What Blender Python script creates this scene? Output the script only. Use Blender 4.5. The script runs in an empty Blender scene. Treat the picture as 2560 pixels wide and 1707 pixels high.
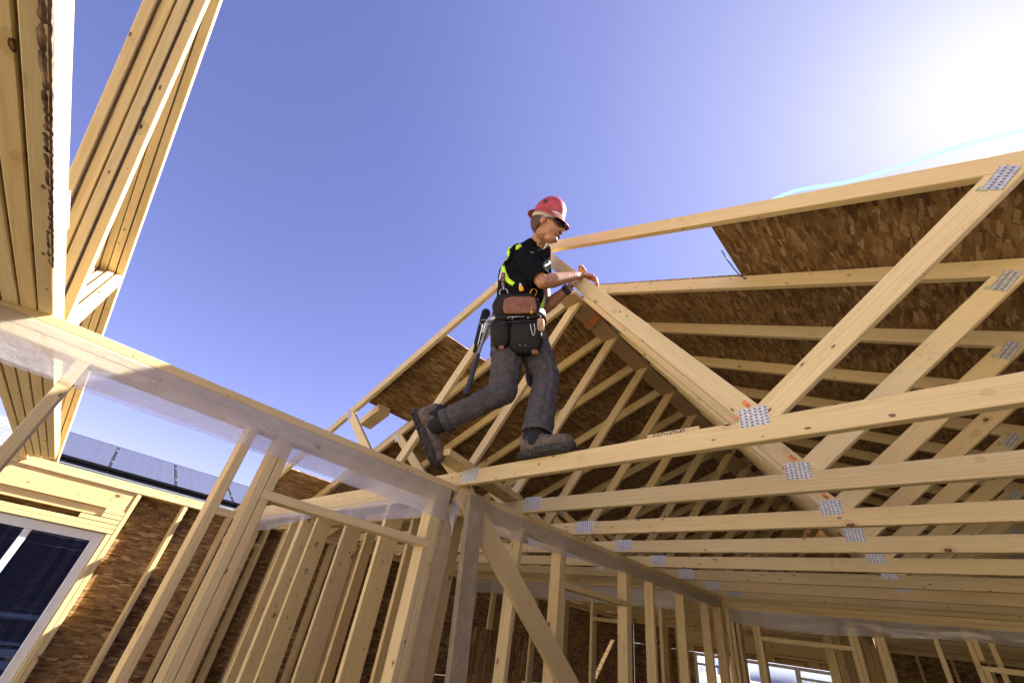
import bpy, bmesh, math, random
from mathutils import Vector, Matrix, Quaternion, noise
from mathutils.bvhtree import BVHTree
random.seed(7)
SC = bpy.context.scene
COL = SC.collection
V = Vector
PI = math.pi
# ------------------------------------------------------------------ helpers
WM = {}

def link(o):
    COL.objects.link(o)
    return o

def tag(o, label=None, cat=None, group=None, kind=None):
    if label: o['label'] = label
    if cat: o['category'] = cat
    if group: o['group'] = group
    if kind: o['kind'] = kind
    return o

def put(o, M=None, parent=None):
    M = M if M is not None else Matrix.Identity(4)
    if parent is not None:
        o.parent = parent
        o.matrix_parent_inverse = WM[parent.name].inverted()
    o.matrix_basis = M
    WM[o.name] = M
    return o

def thing(name, label, cat, loc=(0, 0, 0), group=None):
    o = link(bpy.data.objects.new(name, None))
    o.empty_display_size = .1
    put(o, Matrix.Translation(V(loc)))
    return tag(o, label, cat, group)

def mesh_obj(name, bm, mat, parent=None, M=None, smooth=False):
    me = bpy.data.meshes.new(name)
    bm.normal_update()
    bm.to_mesh(me); bm.free()
    if smooth:
        for p in me.polygons: p.use_smooth = True
    if mat: me.materials.append(mat)
    return put(link(bpy.data.objects.new(name, me)), M, parent)

def frame(a, b, up=(0, 0, 1)):
    a, b, up = V(a), V(b), V(up)
    x = (b - a).normalized()
    y = up.cross(x)
    if y.length < 1e-5: y = V((0, 1, 0)).cross(x)
    y.normalize()
    z = x.cross(y)
    M = Matrix((x, y, z)).transposed().to_4x4()
    M.translation = a
    return M

def board(name, a, b, w, t, mat, parent=None, up=(0, 0, 1), e0=(0, 0), e1=(0, 0), bev=.0022, side=None):
    """timber from a to b: w deep along 'up', t thick; e0/e1 = extra length of the (top, bottom) edge"""
    L = (V(b) - V(a)).length
    bm = bmesh.new(); rings = []
    n = max(1, min(60, int(L/.13))); ch = .0022
    s1 = random.uniform(-1, 1); s2 = random.uniform(-1, 1)
    bow = min(.006, L*.0016)*s1 if L > .8 else 0; seed = random.random()*99
    for i in range(n+1):
        u = i/n; x = L*u; row = []
        cz = bow*math.sin(PI*u) + (.0015*s2*math.sin(2*PI*u) if L > 1.5 else 0)
        for k, (y, z) in enumerate(((-t/2+ch, -w/2), (t/2-ch, -w/2), (t/2, -w/2+ch), (t/2, w/2-ch), (t/2-ch, w/2), (-t/2+ch, w/2), (-t/2, w/2-ch), (-t/2, -w/2+ch))):
            e = (e0[0 if z > 0 else 1], e1[0 if z > 0 else 1])
            xx = x - e[0]*(1-u) + e[1]*u
            q = .0011*noise.noise(V((x*6 + seed, k//2*7.3, 1))) if k % 2 == 0 else .0011*noise.noise(V((x*6 + seed, (k//2)*7.3 + 3, 5)))
            sy = -1 if y > 0 else 1; sz = -1 if z > 0 else 1
            if abs(abs(z)-w/2) < 1e-6: row.append(bm.verts.new((xx, y + sy*abs(q)*2, z + cz)))
            else: row.append(bm.verts.new((xx, y, z + cz + sz*abs(q)*2)))
        rings.append(row)
    for A, B in zip(rings, rings[1:]):
        for k in range(8): bm.faces.new((A[k], A[(k+1) % 8], B[(k+1) % 8], B[k]))
    bm.faces.new(rings[0][::-1]); bm.faces.new(rings[-1])
    return mesh_obj(name, bm, mat, parent, frame(a, b, up))

def box(name, lo, hi, mat, parent=None, bev=0.0, M=None):
    bm = bmesh.new()
    c = [(l + h)/2 for l, h in zip(lo, hi)]
    s = [h - l for l, h in zip(lo, hi)]
    bmesh.ops.create_cube(bm, size=1, matrix=Matrix.Diagonal((*s, 1)))
    if bev: bmesh.ops.bevel(bm, geom=bm.edges[:], offset=bev, segments=1, affect='EDGES')
    T = Matrix.Translation(V(c))
    return mesh_obj(name, bm, mat, parent, (M @ T) if M is not None else T)

def copy_tree(o, shift, parent=None):
    c = o.copy(); link(c)
    if parent is not None:
        c.parent = parent
        c.matrix_parent_inverse = o.matrix_parent_inverse
        WM[c.name] = Matrix.Translation(shift) @ WM[o.name]
    else:
        c.matrix_basis = Matrix.Translation(shift) @ o.matrix_basis
        WM[c.name] = c.matrix_basis.copy()
    for ch in [x for x in bpy.data.objects if x.parent == o]:
        copy_tree(ch, shift, c)
    return c

def icosph(bm, c, r, sub=2, M=None):
    T = Matrix.Translation(V(c)) @ (M.to_4x4() if M is not None else Matrix.Identity(4))
    if hasattr(r, '__len__'): T = T @ Matrix.Diagonal((*r, 1)); r = 1
    return bmesh.ops.create_icosphere(bm, subdivisions=sub, radius=r, matrix=T)['verts']

def capsule(bm, a, b, ra, rb, sub=2):
    b2 = bmesh.new()
    icosph(b2, a, ra, sub); icosph(b2, b, rb, sub)
    r = bmesh.ops.convex_hull(b2, input=b2.verts[:])
    bmesh.ops.delete(b2, geom=list({g for g in r['geom_interior'] + r['geom_unused'] if isinstance(g, bmesh.types.BMVert)}), context='VERTS')
    me = bpy.data.meshes.new('tmp'); b2.to_mesh(me); b2.free()
    bm.from_mesh(me); bpy.data.meshes.remove(me)

def remesh(name, bm, mat, parent, voxel=.006, smooth=6, disp=None, M=None):
    me = bpy.data.meshes.new('tmp'); bm.to_mesh(me); bm.free()
    o = bpy.data.objects.new('tmp', me); link(o)
    m = o.modifiers.new('r', 'REMESH'); m.mode = 'VOXEL'; m.voxel_size = voxel; m.use_smooth_shade = True
    if smooth:
        s = o.modifiers.new('s', 'SMOOTH'); s.factor = .5; s.iterations = smooth
    dg = bpy.context.evaluated_depsgraph_get(); dg.update()
    me2 = bpy.data.meshes.new_from_object(o.evaluated_get(dg))
    bpy.data.objects.remove(o); bpy.data.meshes.remove(me)
    me2.name = name
    if disp:
        nn = [v.normal.copy() for v in me2.vertices]
        for v, n in zip(me2.vertices, nn):
            v.co += n*disp(v.co)
    for p in me2.polygons: p.use_smooth = True
    me2.materials.clear()
    if mat: me2.materials.append(mat)
    return put(link(bpy.data.objects.new(name, me2)), M, parent)

def tube(name, pts, r, mat, parent=None, res=8, M=None, closed=False):
    pts = [V(p) for p in pts]
    bm = bmesh.new(); rings = []
    n = len(pts)
    prev = None
    for i, p in enumerate(pts):
        t = (pts[(i+1) % n if closed else min(i+1, n-1)] - pts[(i-1) % n if closed else max(i-1, 0)]).normalized()
        u = (prev - t*prev.dot(t)) if prev is not None else t.orthogonal()
        if u.length < 1e-6: u = t.orthogonal()
        u.normalize(); prev = u
        w = t.cross(u)
        rr = r[i] if hasattr(r, '__len__') else r
        rings.append([bm.verts.new(p + (u*math.cos(k*2*PI/res) + w*math.sin(k*2*PI/res))*rr) for k in range(res)])
    for i in range(n if closed else n-1):
        A, B = rings[i], rings[(i+1) % n]
        for k in range(res): bm.faces.new((A[k], A[(k+1) % res], B[(k+1) % res], B[k]))
    if not closed: bm.faces.new(rings[0][::-1]); bm.faces.new(rings[-1])
    return mesh_obj(name, bm, mat, parent, M, True)

def text_mesh(name, s, size, mat, parent, M, depth=.0004):
    cu = bpy.data.curves.new('t', 'FONT'); cu.body = s; cu.size = size; cu.extrude = depth
    cu.align_x = 'CENTER'; cu.align_y = 'CENTER'
    o = bpy.data.objects.new('t', cu); link(o)
    dg = bpy.context.evaluated_depsgraph_get(); dg.update()
    me = bpy.data.meshes.new_from_object(o.evaluated_get(dg))
    bpy.data.objects.remove(o)
    me.materials.clear(); me.materials.append(mat)
    return put(link(bpy.data.objects.new(name, me)), M, parent)

def axes(o, x, y):
    """matrix with local X=x, Y=y at o"""
    x = V(x).normalized(); y = V(y); y = (y - x*y.dot(x)).normalized()
    M = Matrix((x, y, x.cross(y))).transposed().to_4x4(); M.translation = V(o)
    return M

# ------------------------------------------------------------------ materials
def newmat(name):
    m = bpy.data.materials.new(name); m.use_nodes = True
    nt = m.node_tree; nt.nodes.clear()
    return m, nt

class G:
    def __init__(s, nt): s.nt = nt
    def n(s, typ, _i=None, **kw):
        nd = s.nt.nodes.new(typ)
        for k, v in kw.items(): setattr(nd, k, v)
        if _i:
            for k, v in _i.items():
                if isinstance(v, bpy.types.NodeSocket): s.nt.links.new(v, nd.inputs[k])
                else: nd.inputs[k].default_value = v
        return nd
    def math(s, op, a, b=0.0, c=None):
        i = {0: a, 1: b}
        if c is not None: i[2] = c
        return s.n('ShaderNodeMath', i, operation=op).outputs[0]
    def mix(s, f, a, b, mode='MIX'):
        nd = s.nt.nodes.new('ShaderNodeMix'); nd.data_type = 'RGBA'; nd.blend_type = mode
        for k, v in ((0, f), (6, a), (7, b)):
            if isinstance(v, bpy.types.NodeSocket): s.nt.links.new(v, nd.inputs[k])
            elif k == 0: nd.inputs[0].default_value = v
            else: nd.inputs[k].default_value = (*v, 1) if len(v) == 3 else v
        return nd.outputs[2]
    def ramp(s, f, stops, interp='LINEAR'):
        nd = s.nt.nodes.new('ShaderNodeValToRGB'); cr = nd.color_ramp; cr.interpolation = interp
        while len(cr.elements) < len(stops): cr.elements.new(.5)
        for e, (p, c) in zip(cr.elements, stops):
            e.position = p; e.color = (*c, 1) if hasattr(c, '__len__') else (c, c, c, 1)
        s.nt.links.new(f, nd.inputs[0])
        return nd.outputs[0]
    def out(s, bsdf):
        o = s.nt.nodes.new('ShaderNodeOutputMaterial'); s.nt.links.new(bsdf, o.inputs[0])
    def coord(s, scale=(1, 1, 1), rot=(0, 0, 0), rnd=True, src='Object'):
        c = s.n('ShaderNodeTexCoord').outputs[src]
        if rnd:
            r = s.n('ShaderNodeObjectInfo').outputs['Random']
            v = s.n('ShaderNodeCombineXYZ', {0: s.math('MULTIPLY', r, 37.), 1: s.math('MULTIPLY', r, 91.), 2: s.math('MULTIPLY', r, 53.)}).outputs[0]
            base = c
            s.base = base
            s.rv = v
        m = s.n('ShaderNodeMapping', {'Vector': c, 'Rotation': rot, 'Scale': scale})
        if rnd:
            return s.n('ShaderNodeVectorMath', {0: m.outputs[0], 1: v}, operation='ADD').outputs[0]
        return m.outputs[0]

def principled(g, col, rough=.6, bump=None, bstr=.2, bdist=.002, **kw):
    i = {'Base Color': col if isinstance(col, bpy.types.NodeSocket) else (*col, 1), 'Roughness': rough}
    for k, v in kw.items(): i[k.replace('_', ' ')] = v
    p = g.n('ShaderNodeBsdfPrincipled', i)
    if bump is not None:
        b = g.n('ShaderNodeBump', {'Strength': bstr, 'Distance': bdist, 'Height': bump})
        g.nt.links.new(b.outputs[0], p.inputs['Normal'])
    return p.outputs[0]

def simple(name, col, rough=.6, nscale=20, var=.25, bstr=.15, **kw):
    m, nt = newmat(name); g = G(nt)
    c = g.coord((nscale,)*3)
    nz = g.n('ShaderNodeTexNoise', {'Vector': c, 'Scale': 1., 'Detail': 5.}).outputs[0]
    f = g.ramp(nz, [(.3, 1-var), (.7, 1+var)])
    colr = g.mix(1., (*col,), f, 'MULTIPLY')
    g.out(principled(g, colr, rough, nz, bstr, .002, **kw))
    return m

def wood(name, pale=(.68, .545, .30), deep=(.53, .39, .18), ring=.5, weather=0., stain=0.):
    m, nt = newmat(name); g = G(nt)
    info = g.n('ShaderNodeObjectInfo').outputs['Random']
    c = g.coord((1, 1, 1))
    # long grain
    cg = g.n('ShaderNodeMapping', {'Vector': c, 'Scale': (1.1, 28, 28)}).outputs[0]
    fine = g.n('ShaderNodeTexNoise', {'Vector': cg, 'Scale': 3., 'Detail': 6., 'Roughness': .65}).outputs[0]
    cl = g.n('ShaderNodeMapping', {'Vector': c, 'Scale': (.9, 6, 6)}).outputs[0]
    lo = g.n('ShaderNodeTexNoise', {'Vector': cl, 'Scale': 1.5, 'Detail': 2.}).outputs[0]
    # growth rings round a pith that lies just outside the stick
    sep = g.n('ShaderNodeSeparateXYZ', {0: g.base})
    oy = g.math('ADD', g.math('MULTIPLY', info, .10), -.09)
    oz = g.math('ADD', g.math('MULTIPLY', g.math('FRACT', g.math('MULTIPLY', info, 13.7)), .16), -.08)
    dy = g.math('SUBTRACT', sep.outputs[1], oy); dz = g.math('SUBTRACT', sep.outputs[2], oz)
    rr = g.math('SQRT', g.math('ADD', g.math('MULTIPLY', dy, dy), g.math('MULTIPLY', dz, dz)))
    rr = g.math('ADD', rr, g.math('MULTIPLY', lo, .035))
    rg = g.math('SINE', g.math('MULTIPLY', rr, 720.))
    rg = g.ramp(rg, [(.0, 0.), (.55, .25), (.95, 1.)])
    col = g.mix(g.math('MULTIPLY', rg, ring), pale, deep)
    col = g.mix(g.ramp(fine, [(.42, 0.), (.75, .55)]), col, deep)
    col = g.mix(g.ramp(lo, [(.45, 0.), (.75, .25)]), col, (.58, .38, .18))
    # knots
    ck = g.n('ShaderNodeMapping', {'Vector': c, 'Scale': (7, 11, 11)}).outputs[0]
    ck = g.n('ShaderNodeVectorMath', {0: ck, 1: g.n('ShaderNodeVectorMath', {0: g.n('ShaderNodeTexNoise', {'Vector': ck, 'Scale': 3.}).outputs['Color'], 1: (.16, .16, .16)}, operation='MULTIPLY').outputs[0]}, operation='ADD').outputs[0]
    vo = g.n('ShaderNodeTexVoronoi', {'Vector': ck, 'Scale': 1., 'Randomness': 1.})
    sel = g.n('ShaderNodeSeparateColor', {0: vo.outputs['Color']}).outputs[0]
    kr = g.math('MULTIPLY', g.math('GREATER_THAN', sel, .52), g.math('MULTIPLY', g.math('FRACT', g.math('MULTIPLY', sel, 17.3)), .13))
    kd = g.math('DIVIDE', vo.outputs['Distance'], g.math('MAXIMUM', kr, .001))
    halo = g.ramp(kd, [(.0, 1.), (.9, .75), (1., .45), (2., .0)]) if False else g.math('MULTIPLY', g.math('LESS_THAN', kd, 2.1), .33)
    core = g.math('LESS_THAN', kd, 1.)
    col = g.mix(halo, col, (.40, .25, .11))
    cc = g.ramp(kd, [(.0, (.16, .075, .03)), (.6, (.24, .11, .04)), (.85, (.07, .03, .015)), (1., (.07, .03, .015))])
    col = g.mix(core, col, cc)
    # tone of the whole stick
    tone = g.ramp(info, [(0., (.80, .76, .72)), (.2, (1.04, 1.0, .92)), (.4, (.96, .88, .80)), (.6, (1.12, 1.09, 1.02)), (.8, (.90, .88, .86)), (1., (1.06, .98, .84))])
    col = g.mix(1., col, tone, 'MULTIPLY')
    if weather:
        wn = g.n('ShaderNodeTexNoise', {'Vector': c, 'Scale': 9., 'Detail': 7., 'Roughness': .7}).outputs[0]
        col = g.mix(weather, col, g.ramp(wn, [(.3, (.21, .155, .09)), (.55, (.33, .26, .165)), (.7, (.44, .36, .24))]))
    pk = g.n('ShaderNodeTexVoronoi', {'Vector': g.n('ShaderNodeMapping', {'Vector': c, 'Scale': (9, 22, 22)}).outputs[0], 'Scale': 1., 'Randomness': 1.})
    ps_ = g.n('ShaderNodeSeparateColor', {0: pk.outputs['Color']}).outputs[1]
    pin = g.math('MULTIPLY', g.math('LESS_THAN', pk.outputs['Distance'], .10), g.math('GREATER_THAN', ps_, .45))
    col = g.mix(g.math('MULTIPLY', pin, .85), col, (.10, .05, .02))
    # end checks and dirt marks
    dn = g.n('ShaderNodeTexNoise', {'Vector': c, 'Scale': 5.5, 'Detail': 6., 'Roughness': .75}).outputs[0]
    col = g.mix(g.ramp(dn, [(.60, 0.), (.74, .45)]), col, (.33, .22, .12))
    g.out(principled(g, col, .62, fine, .25, .0015, Specular_IOR_Level=.25))
    return m

def osb(name, tint=(1, 1, 1)):
    m, nt = newmat(name); g = G(nt)
    c0 = g.coord((1, 1, 1))
    wob = g.n('ShaderNodeTexNoise', {'Vector': c0, 'Scale': 14., 'Detail': 2.}).outputs['Color']
    wob = g.n('ShaderNodeVectorMath', {0: wob, 1: (.016, .016, 0)}, operation='MULTIPLY').outputs[0]
    c0 = g.n('ShaderNodeVectorMath', {0: c0, 1: wob}, operation='ADD').outputs[0]
    col = None; hgt = None
    for k, (ang, sx, sy, thr) in enumerate(((.15, 7, 30, -1.), (1.25, 8, 34, .30), (-.55, 7, 32, .35), (.62, 9, 40, .4), (2.3, 8, 36, .4), (-1.1, 8, 38, .45), (.05, 10, 44, .5), (1.8, 9, 40, .5))):
        mp = g.n('ShaderNodeMapping', {'Vector': c0, 'Rotation': (0, 0, ang), 'Scale': (sx*.95, sy*.95, 3), 'Location': (k*3.1, k*1.7, k*.9)}).outputs[0]
        vo = g.n('ShaderNodeTexVoronoi', {'Vector': mp, 'Scale': 1., 'Randomness': 1.}, distance='CHEBYCHEV')
        sp = g.n('ShaderNodeSeparateColor', {0: vo.outputs['Color']})
        ck = g.ramp(sp.outputs[0], [(0., (.13, .062, .022)), (.2, (.21, .112, .042)), (.55, (.275, .158, .060)), (.85, (.34, .21, .088)), (1., (.47, .32, .16))])
        gr = g.n('ShaderNodeTexNoise', {'Vector': g.n('ShaderNodeMapping', {'Vector': mp, 'Scale': (.5, 9, 1)}).outputs[0], 'Scale': 2.2, 'Detail': 4.}).outputs[0]
        ck = g.mix(1., ck, g.ramp(gr, [(.25, .70), (.75, 1.25)]), 'MULTIPLY')
        if col is None: col = ck; hgt = sp.outputs[2]
        else:
            mn = g.math('ADD', vo.outputs['Distance'], g.math('MULTIPLY', gr, .06))
            thk = .33
            msk = g.math('MULTIPLY', g.math('GREATER_THAN', sp.outputs[1], thr), g.math('LESS_THAN', mn, thk+.05))
            shd = g.math('MULTIPLY', g.math('GREATER_THAN', sp.outputs[1], thr), g.math('LESS_THAN', mn, thk+.085))
            col = g.mix(g.math('MULTIPLY', shd, .5), col, (.07, .032, .012))
            col = g.mix(msk, col, ck)
            hgt = g.mix(msk, hgt, sp.outputs[2])
    chips = g.n('ShaderNodeTexNoise', {'Vector': c0, 'Scale': 2.2, 'Detail': 3.}).outputs[0]
    col = g.mix(1., col, g.ramp(chips, [(.3, .78), (.7, 1.15)]), 'MULTIPLY')
    ink = g.n('ShaderNodeTexNoise', {'Vector': g.n('ShaderNodeMapping', {'Vector': c0, 'Scale': (3, 9, 1)}).outputs[0], 'Scale': 1.3, 'Detail': 1.}).outputs[0]
    ink2 = g.n('ShaderNodeTexNoise', {'Vector': c0, 'Scale': 45., 'Detail': 2.}).outputs[0]
    col = g.mix(g.math('MULTIPLY', g.math('GREATER_THAN', ink, .72), g.ramp(ink2, [(.45, 0.), (.6, .45)])), col, (.04, .03, .03))
    col = g.mix(1., col, tint, 'MULTIPLY')
    g.out(principled(g, col, .7, hgt, .35, .002, Specular_IOR_Level=.2))
    return m

def plate_metal():
    m, nt = newmat('galvanised_plate'); g = G(nt)
    c = g.n('ShaderNodeTexCoord').outputs['Object']
    s = g.n('ShaderNodeSeparateXYZ', {0: c})
    col_i = g.math('FLOOR', g.math('DIVIDE', s.outputs[0], .0180))
    fx = g.math('FRACT', g.math('DIVIDE', s.outputs[0], .0180))
    shift = g.math('MULTIPLY', g.math('FRACT', g.math('MULTIPLY', col_i, .5)), .5)
    fz = g.math('FRACT', g.math('ADD', g.math('DIVIDE', s.outputs[1], .0125), shift))
    a = g.math('MULTIPLY', g.math('GREATER_THAN', fx, .30), g.math('LESS_THAN', fx, .72))
    b = g.math('MULTIPLY', g.math('GREATER_THAN', fz, .22), g.math('LESS_THAN', fz, .68))
    slot = g.math('MULTIPLY', a, b)
    nz = g.n('ShaderNodeTexNoise', {'Vector': c, 'Scale': 60., 'Detail': 3.}).outputs[0]
    base = g.ramp(nz, [(.3, (.46, .45, .42)), (.7, (.74, .72, .68))])
    col = g.mix(slot, base, (.10, .08, .055))
    met = g.math('MULTIPLY', g.math('SUBTRACT', 1., slot), .3)
    g.out(principled(g, col, .38, slot, .6, .002, Metallic=met))
    return m

def plastic_film():
    m, nt = newmat('polythene_film'); g = G(nt)
    c = g.coord((1, 1, 1), rnd=False)
    nz = g.n('ShaderNodeTexNoise', {'Vector': g.n('ShaderNodeMapping', {'Vector': c, 'Scale': (1.2, 5, 9)}).outputs[0], 'Scale': 2.5, 'Detail': 5., 'Distortion': .8}).outputs[0]
    b = g.n('ShaderNodeBump', {'Strength': .8, 'Distance': .008, 'Height': nz}).outputs[0]
    tr = g.n('ShaderNodeBsdfTransparent', {0: (.95, .95, .97, 1)}).outputs[0]
    tl = g.n('ShaderNodeBsdfTranslucent', {0: (.86, .86, .92, 1), 'Normal': b}).outputs[0]
    df = g.n('ShaderNodeBsdfDiffuse', {0: (.80, .78, .82, 1), 'Normal': b}).outputs[0]
    gl = g.n('ShaderNodeBsdfGlossy', {0: (.9, .9, .95, 1), 'Roughness': .28, 'Normal': b}).outputs[0]
    a = g.n('ShaderNodeMixShader', {0: .32, 1: tl, 2: df}).outputs[0]
    a = g.n('ShaderNodeMixShader', {0: .12, 1: a, 2: gl}).outputs[0]
    f = g.ramp(nz, [(.3, .46), (.7, .58)])
    g.out(g.n('ShaderNodeMixShader', {0: f, 1: tr, 2: a}).outputs[0])
    return m

WOOD = wood('spruce_framing_timber')
WOOD2 = wood('spruce_truss_timber', (.71, .575, .32), (.56, .42, .195), .42)
GREYWOOD = wood('weathered_grey_timber', (.5, .42, .33), (.4, .3, .2), .2, weather=.78)
BROWNWOOD = wood('brown_plank_timber', (.50, .35, .19), (.44, .29, .14), .10)
DUSTYWOOD = wood('dusty_framing_timber', (.60, .48, .28), (.48, .35, .17), .4, weather=.4)
OSB = osb('oriented_strand_board')
METAL = plate_metal()
FILM = plastic_film()
fm, nt = newmat('film_print'); g = G(nt)
g.out(g.n('ShaderNodeMixShader', {0: .22, 1: g.n('ShaderNodeBsdfTransparent').outputs[0], 2: g.n('ShaderNodeBsdfTranslucent', {0: (.95, .95, 1, 1)}).outputs[0]}).outputs[0])
FILMPRINT = fm
BARK = simple('bark_edge', (.17, .10, .06), .95, 35, .95, 1.)
ORANGE = simple('orange_paint', (.66, .22, .06), .7, 60, .4)
GREEN = simple('green_paint', (.40, .48, .26), .7, 60, .3)
INK = simple('black_ink', (.03, .025, .03), .8, 80, .3)
WHITEINK = simple('white_print', (.85, .85, .9), .7, 80, .1)
VINYL = simple('white_window_vinyl', (.82, .80, .78), .35, 5, .04, .03)
BLACKMETAL = simple('black_metal', (.02, .022, .025), .45, 40, .3)
CHALK = simple('chalk_mark', (.5, .48, .46), .9, 80, .4)

def glass_mat(name, tint=(.9, .93, .95), amt=.82):
    m, nt = newmat(name); g = G(nt)
    tr = g.n('ShaderNodeBsdfTransparent', {0: (*tint, 1)}).outputs[0]
    gl = g.n('ShaderNodeBsdfGlossy', {0: (.6, .6, .62, 1), 'Roughness': .02}).outputs[0]
    fr = g.n('ShaderNodeFresnel', {0: 1.45}).outputs[0]
    g.out(g.n('ShaderNodeMixShader', {0: fr, 1: tr, 2: gl}).outputs[0])
    return m
GLASS = glass_mat('window_glass', (.72, .76, .80))
CLEAR = glass_mat('clear_glass', (.95, .96, .97))

# ------------------------------------------------------------------ setting
FL = -1.73
m, nt = newmat('plywood_subfloor'); g = G(nt)
c = g.coord((1, 1, 1), rnd=False)
nz = g.n('ShaderNodeTexNoise', {'Vector': c, 'Scale': 3., 'Detail': 6.}).outputs[0]
br = g.n('ShaderNodeTexBrick', {'Vector': c, 'Scale': .41, 'Color1': (.15, .125, .095, 1), 'Color2': (.18, .15, .115, 1), 'Mortar': (.1, .07, .04, 1), 'Mortar Size': .003})
g.out(principled(g, g.mix(1., br.outputs[0], g.ramp(nz, [(.3, .75), (.7, 1.15)]), 'MULTIPLY'), .7, nz, .2))
SUBFLOOR = m
tag(box('floor', (-5.84, -5.5, FL-.05), (4.2, 10.44, FL), SUBFLOOR), kind='structure')
DIRT = simple('dry_dirt', (.34, .27, .20), .95, 1.5, .3, .5)
bm = bmesh.new()
bmesh.ops.create_grid(bm, x_segments=2, y_segments=2, size=900)
gr = mesh_obj('ground', bm, DIRT, None, Matrix.Translation((0, 0, FL-.55)))
tag(gr, kind='structure')
bm = bmesh.new()
for i in range(46):
    a = i/46*2*PI
    R_ = 620 + 60*math.sin(i*2.3)
    h = 46 + 26*math.sin(i*1.7) + 15*math.sin(i*4.1+1)
    icosph(bm, (R_*math.cos(a), R_*math.sin(a), -12), (75, 75, h), 3)
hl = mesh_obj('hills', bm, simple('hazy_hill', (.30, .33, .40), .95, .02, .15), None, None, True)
tag(hl, kind='structure')

# ------------------------------------------------------------------ roof trusses
Y0 = 1.645; DY = .61
PX, PZ = -1.70, 2.658
SL, SR = .378, .4535
def zl(x): return PZ + SL*(x - PX)
def zr(x): return PZ - SR*(x - PX)
TL = {0: 'nearest roof truss, the one the worker stands on and grips', 1: 'second roof truss behind the worker, its metal plate under the loose board'}
ORD = ['nearest', 'second', 'third', 'fourth', 'fifth', 'sixth', 'seventh', 'eighth', 'ninth', 'tenth', 'eleventh', 'twelfth', 'thirteenth', 'fourteenth', 'fifteenth']

def nail_plate(name, c, w, h, parent, ang=0., y=None, mat=METAL):
    """plate on the camera-side face of a truss; local x/y in the plate plane"""
    bm = bmesh.new()
    bmesh.ops.create_cube(bm, size=1, matrix=Matrix.Diagonal((w, h, .0014, 1)))
    M = Matrix.Translation((c[0], y, c[1])) @ Matrix.Rotation(-ang, 4, 'Y') @ Matrix.Rotation(PI/2, 4, 'X')
    return mesh_obj(name, bm, mat, parent, M)

def make_truss():
    t = thing('roof_truss', TL[0], 'roof truss', (PX, Y0+.019, .712), 'pale timber roof trusses standing in a row')
    y = Y0 + .019
    def tb(name, a, b, w, th, e0=(0, 0), e1=(0, 0)):
        return board(name, (a[0], y, a[1]), (b[0], y, b[1]), w, th, WOOD2, t, e0=e0, e1=e1)
    tb('bottom_chord', (-6.05, .7565), (2.5, .7565), .089, .038, e0=(-.2, 0), e1=(-.2, 0))
    c = .0445
    nl = V((-SL, 1)).normalized(); nr = V((SR, 1)).normalized()
    a = V((-6.85, zl(-6.85))) - nl*c; b = V((PX, PZ)) - nl*c
    cut = c*SL
    tb('top_chord', a, b + V((c*nl.x*-1*0, 0)), .089, .038, e1=(0 - (-c*SL)*0, .089*SL*1.0*0 + 0))
    a2 = V((PX+.0, PZ)) - nr*c; b2 = V((3.2, zr(3.2))) - nr*c
    tb('top_chord', a2 + V((.012, -.004)), b2, .089, .0376)
    tb('web', (-3.055, .775), (-1.73, 2.53), .089, .034)
    tb('web', (-4.20, 1.70), (-3.02, .79), .089, .033)
    tb('web', (-.365, .78), (-1.66, 2.53), .089, .0345)
    tb('web', (-.385, .79), (.60, 1.585), .089, .033)
    yf = Y0 - .0008
    for cx in (-2.005,):
        nail_plate('nail_plate', (cx, .766), .147, .083, t, 0, yf)
    nail_plate('nail_plate', (-.391, .810), .103, .078, t, 0, yf)
    nail_plate('nail_plate', (-3.04, .810), .103, .078, t, 0, yf)
    nail_plate('nail_plate', (.527, 1.519), .052, .105, t, -math.radians(45), yf)
    nail_plate('nail_plate', (-4.137, 1.632), .060, .10, t, math.radians(38), yf)
    nail_plate('nail_plate', (-1.70, 2.575), .15, .10, t, 0, yf)
    yb_ = Y0 + .0388
    nail_plate('nail_plate', (-2.02, .768), .20, .078, t, 0, yb_)
    nail_plate('nail_plate', (-3.04, .810), .103, .078, t, 0, yb_)
    nail_plate('nail_plate', (-4.137, 1.632), .060, .10, t, math.radians(38), yb_)
    # layout paint left by the truss shop
    for (cx, cz, w, h, ang, mt) in ((-.408, .868, .018, .034, .64, ORANGE), (-.453, .822, .014, .018, .64, ORANGE), (.474, 1.500, .030, .016, -.785, GREEN)):
        nail_plate('paint_mark', (cx, cz), w, h, t, ang, Y0-.0004, mt)
    return t
T0 = make_truss()
TRUSSES = [T0]
for k in range(1, 15):
    c = copy_tree(T0, V((0, DY*k, 0)))
    c['label'] = {1: 'second roof truss from the camera, its left end plate beside the loose board',
                  2: 'third roof truss from the camera, just beyond the far end of the loose board',
                  3: 'fourth roof truss from the camera', 4: 'fifth roof truss from the camera',
                  5: 'sixth roof truss from the camera, thin ink stamp near its left plate', 6: 'seventh roof truss from the camera',
                  7: 'eighth roof truss, lying over the far partition wall'}.get(k, ORD[k] + ' roof truss, deep in the dark beyond the far partition wall')
    TRUSSES.append(c)
    for ch in [o for o in bpy.data.objects if o.parent == c and o.name.startswith('nail_plate')]:
        ch.matrix_basis = ch.matrix_basis @ Matrix.Translation((random.uniform(-.012, .012), random.uniform(-.006, .006), 0)) @ Matrix.Rotation(random.uniform(-.05, .05), 4, 'Z')
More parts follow.
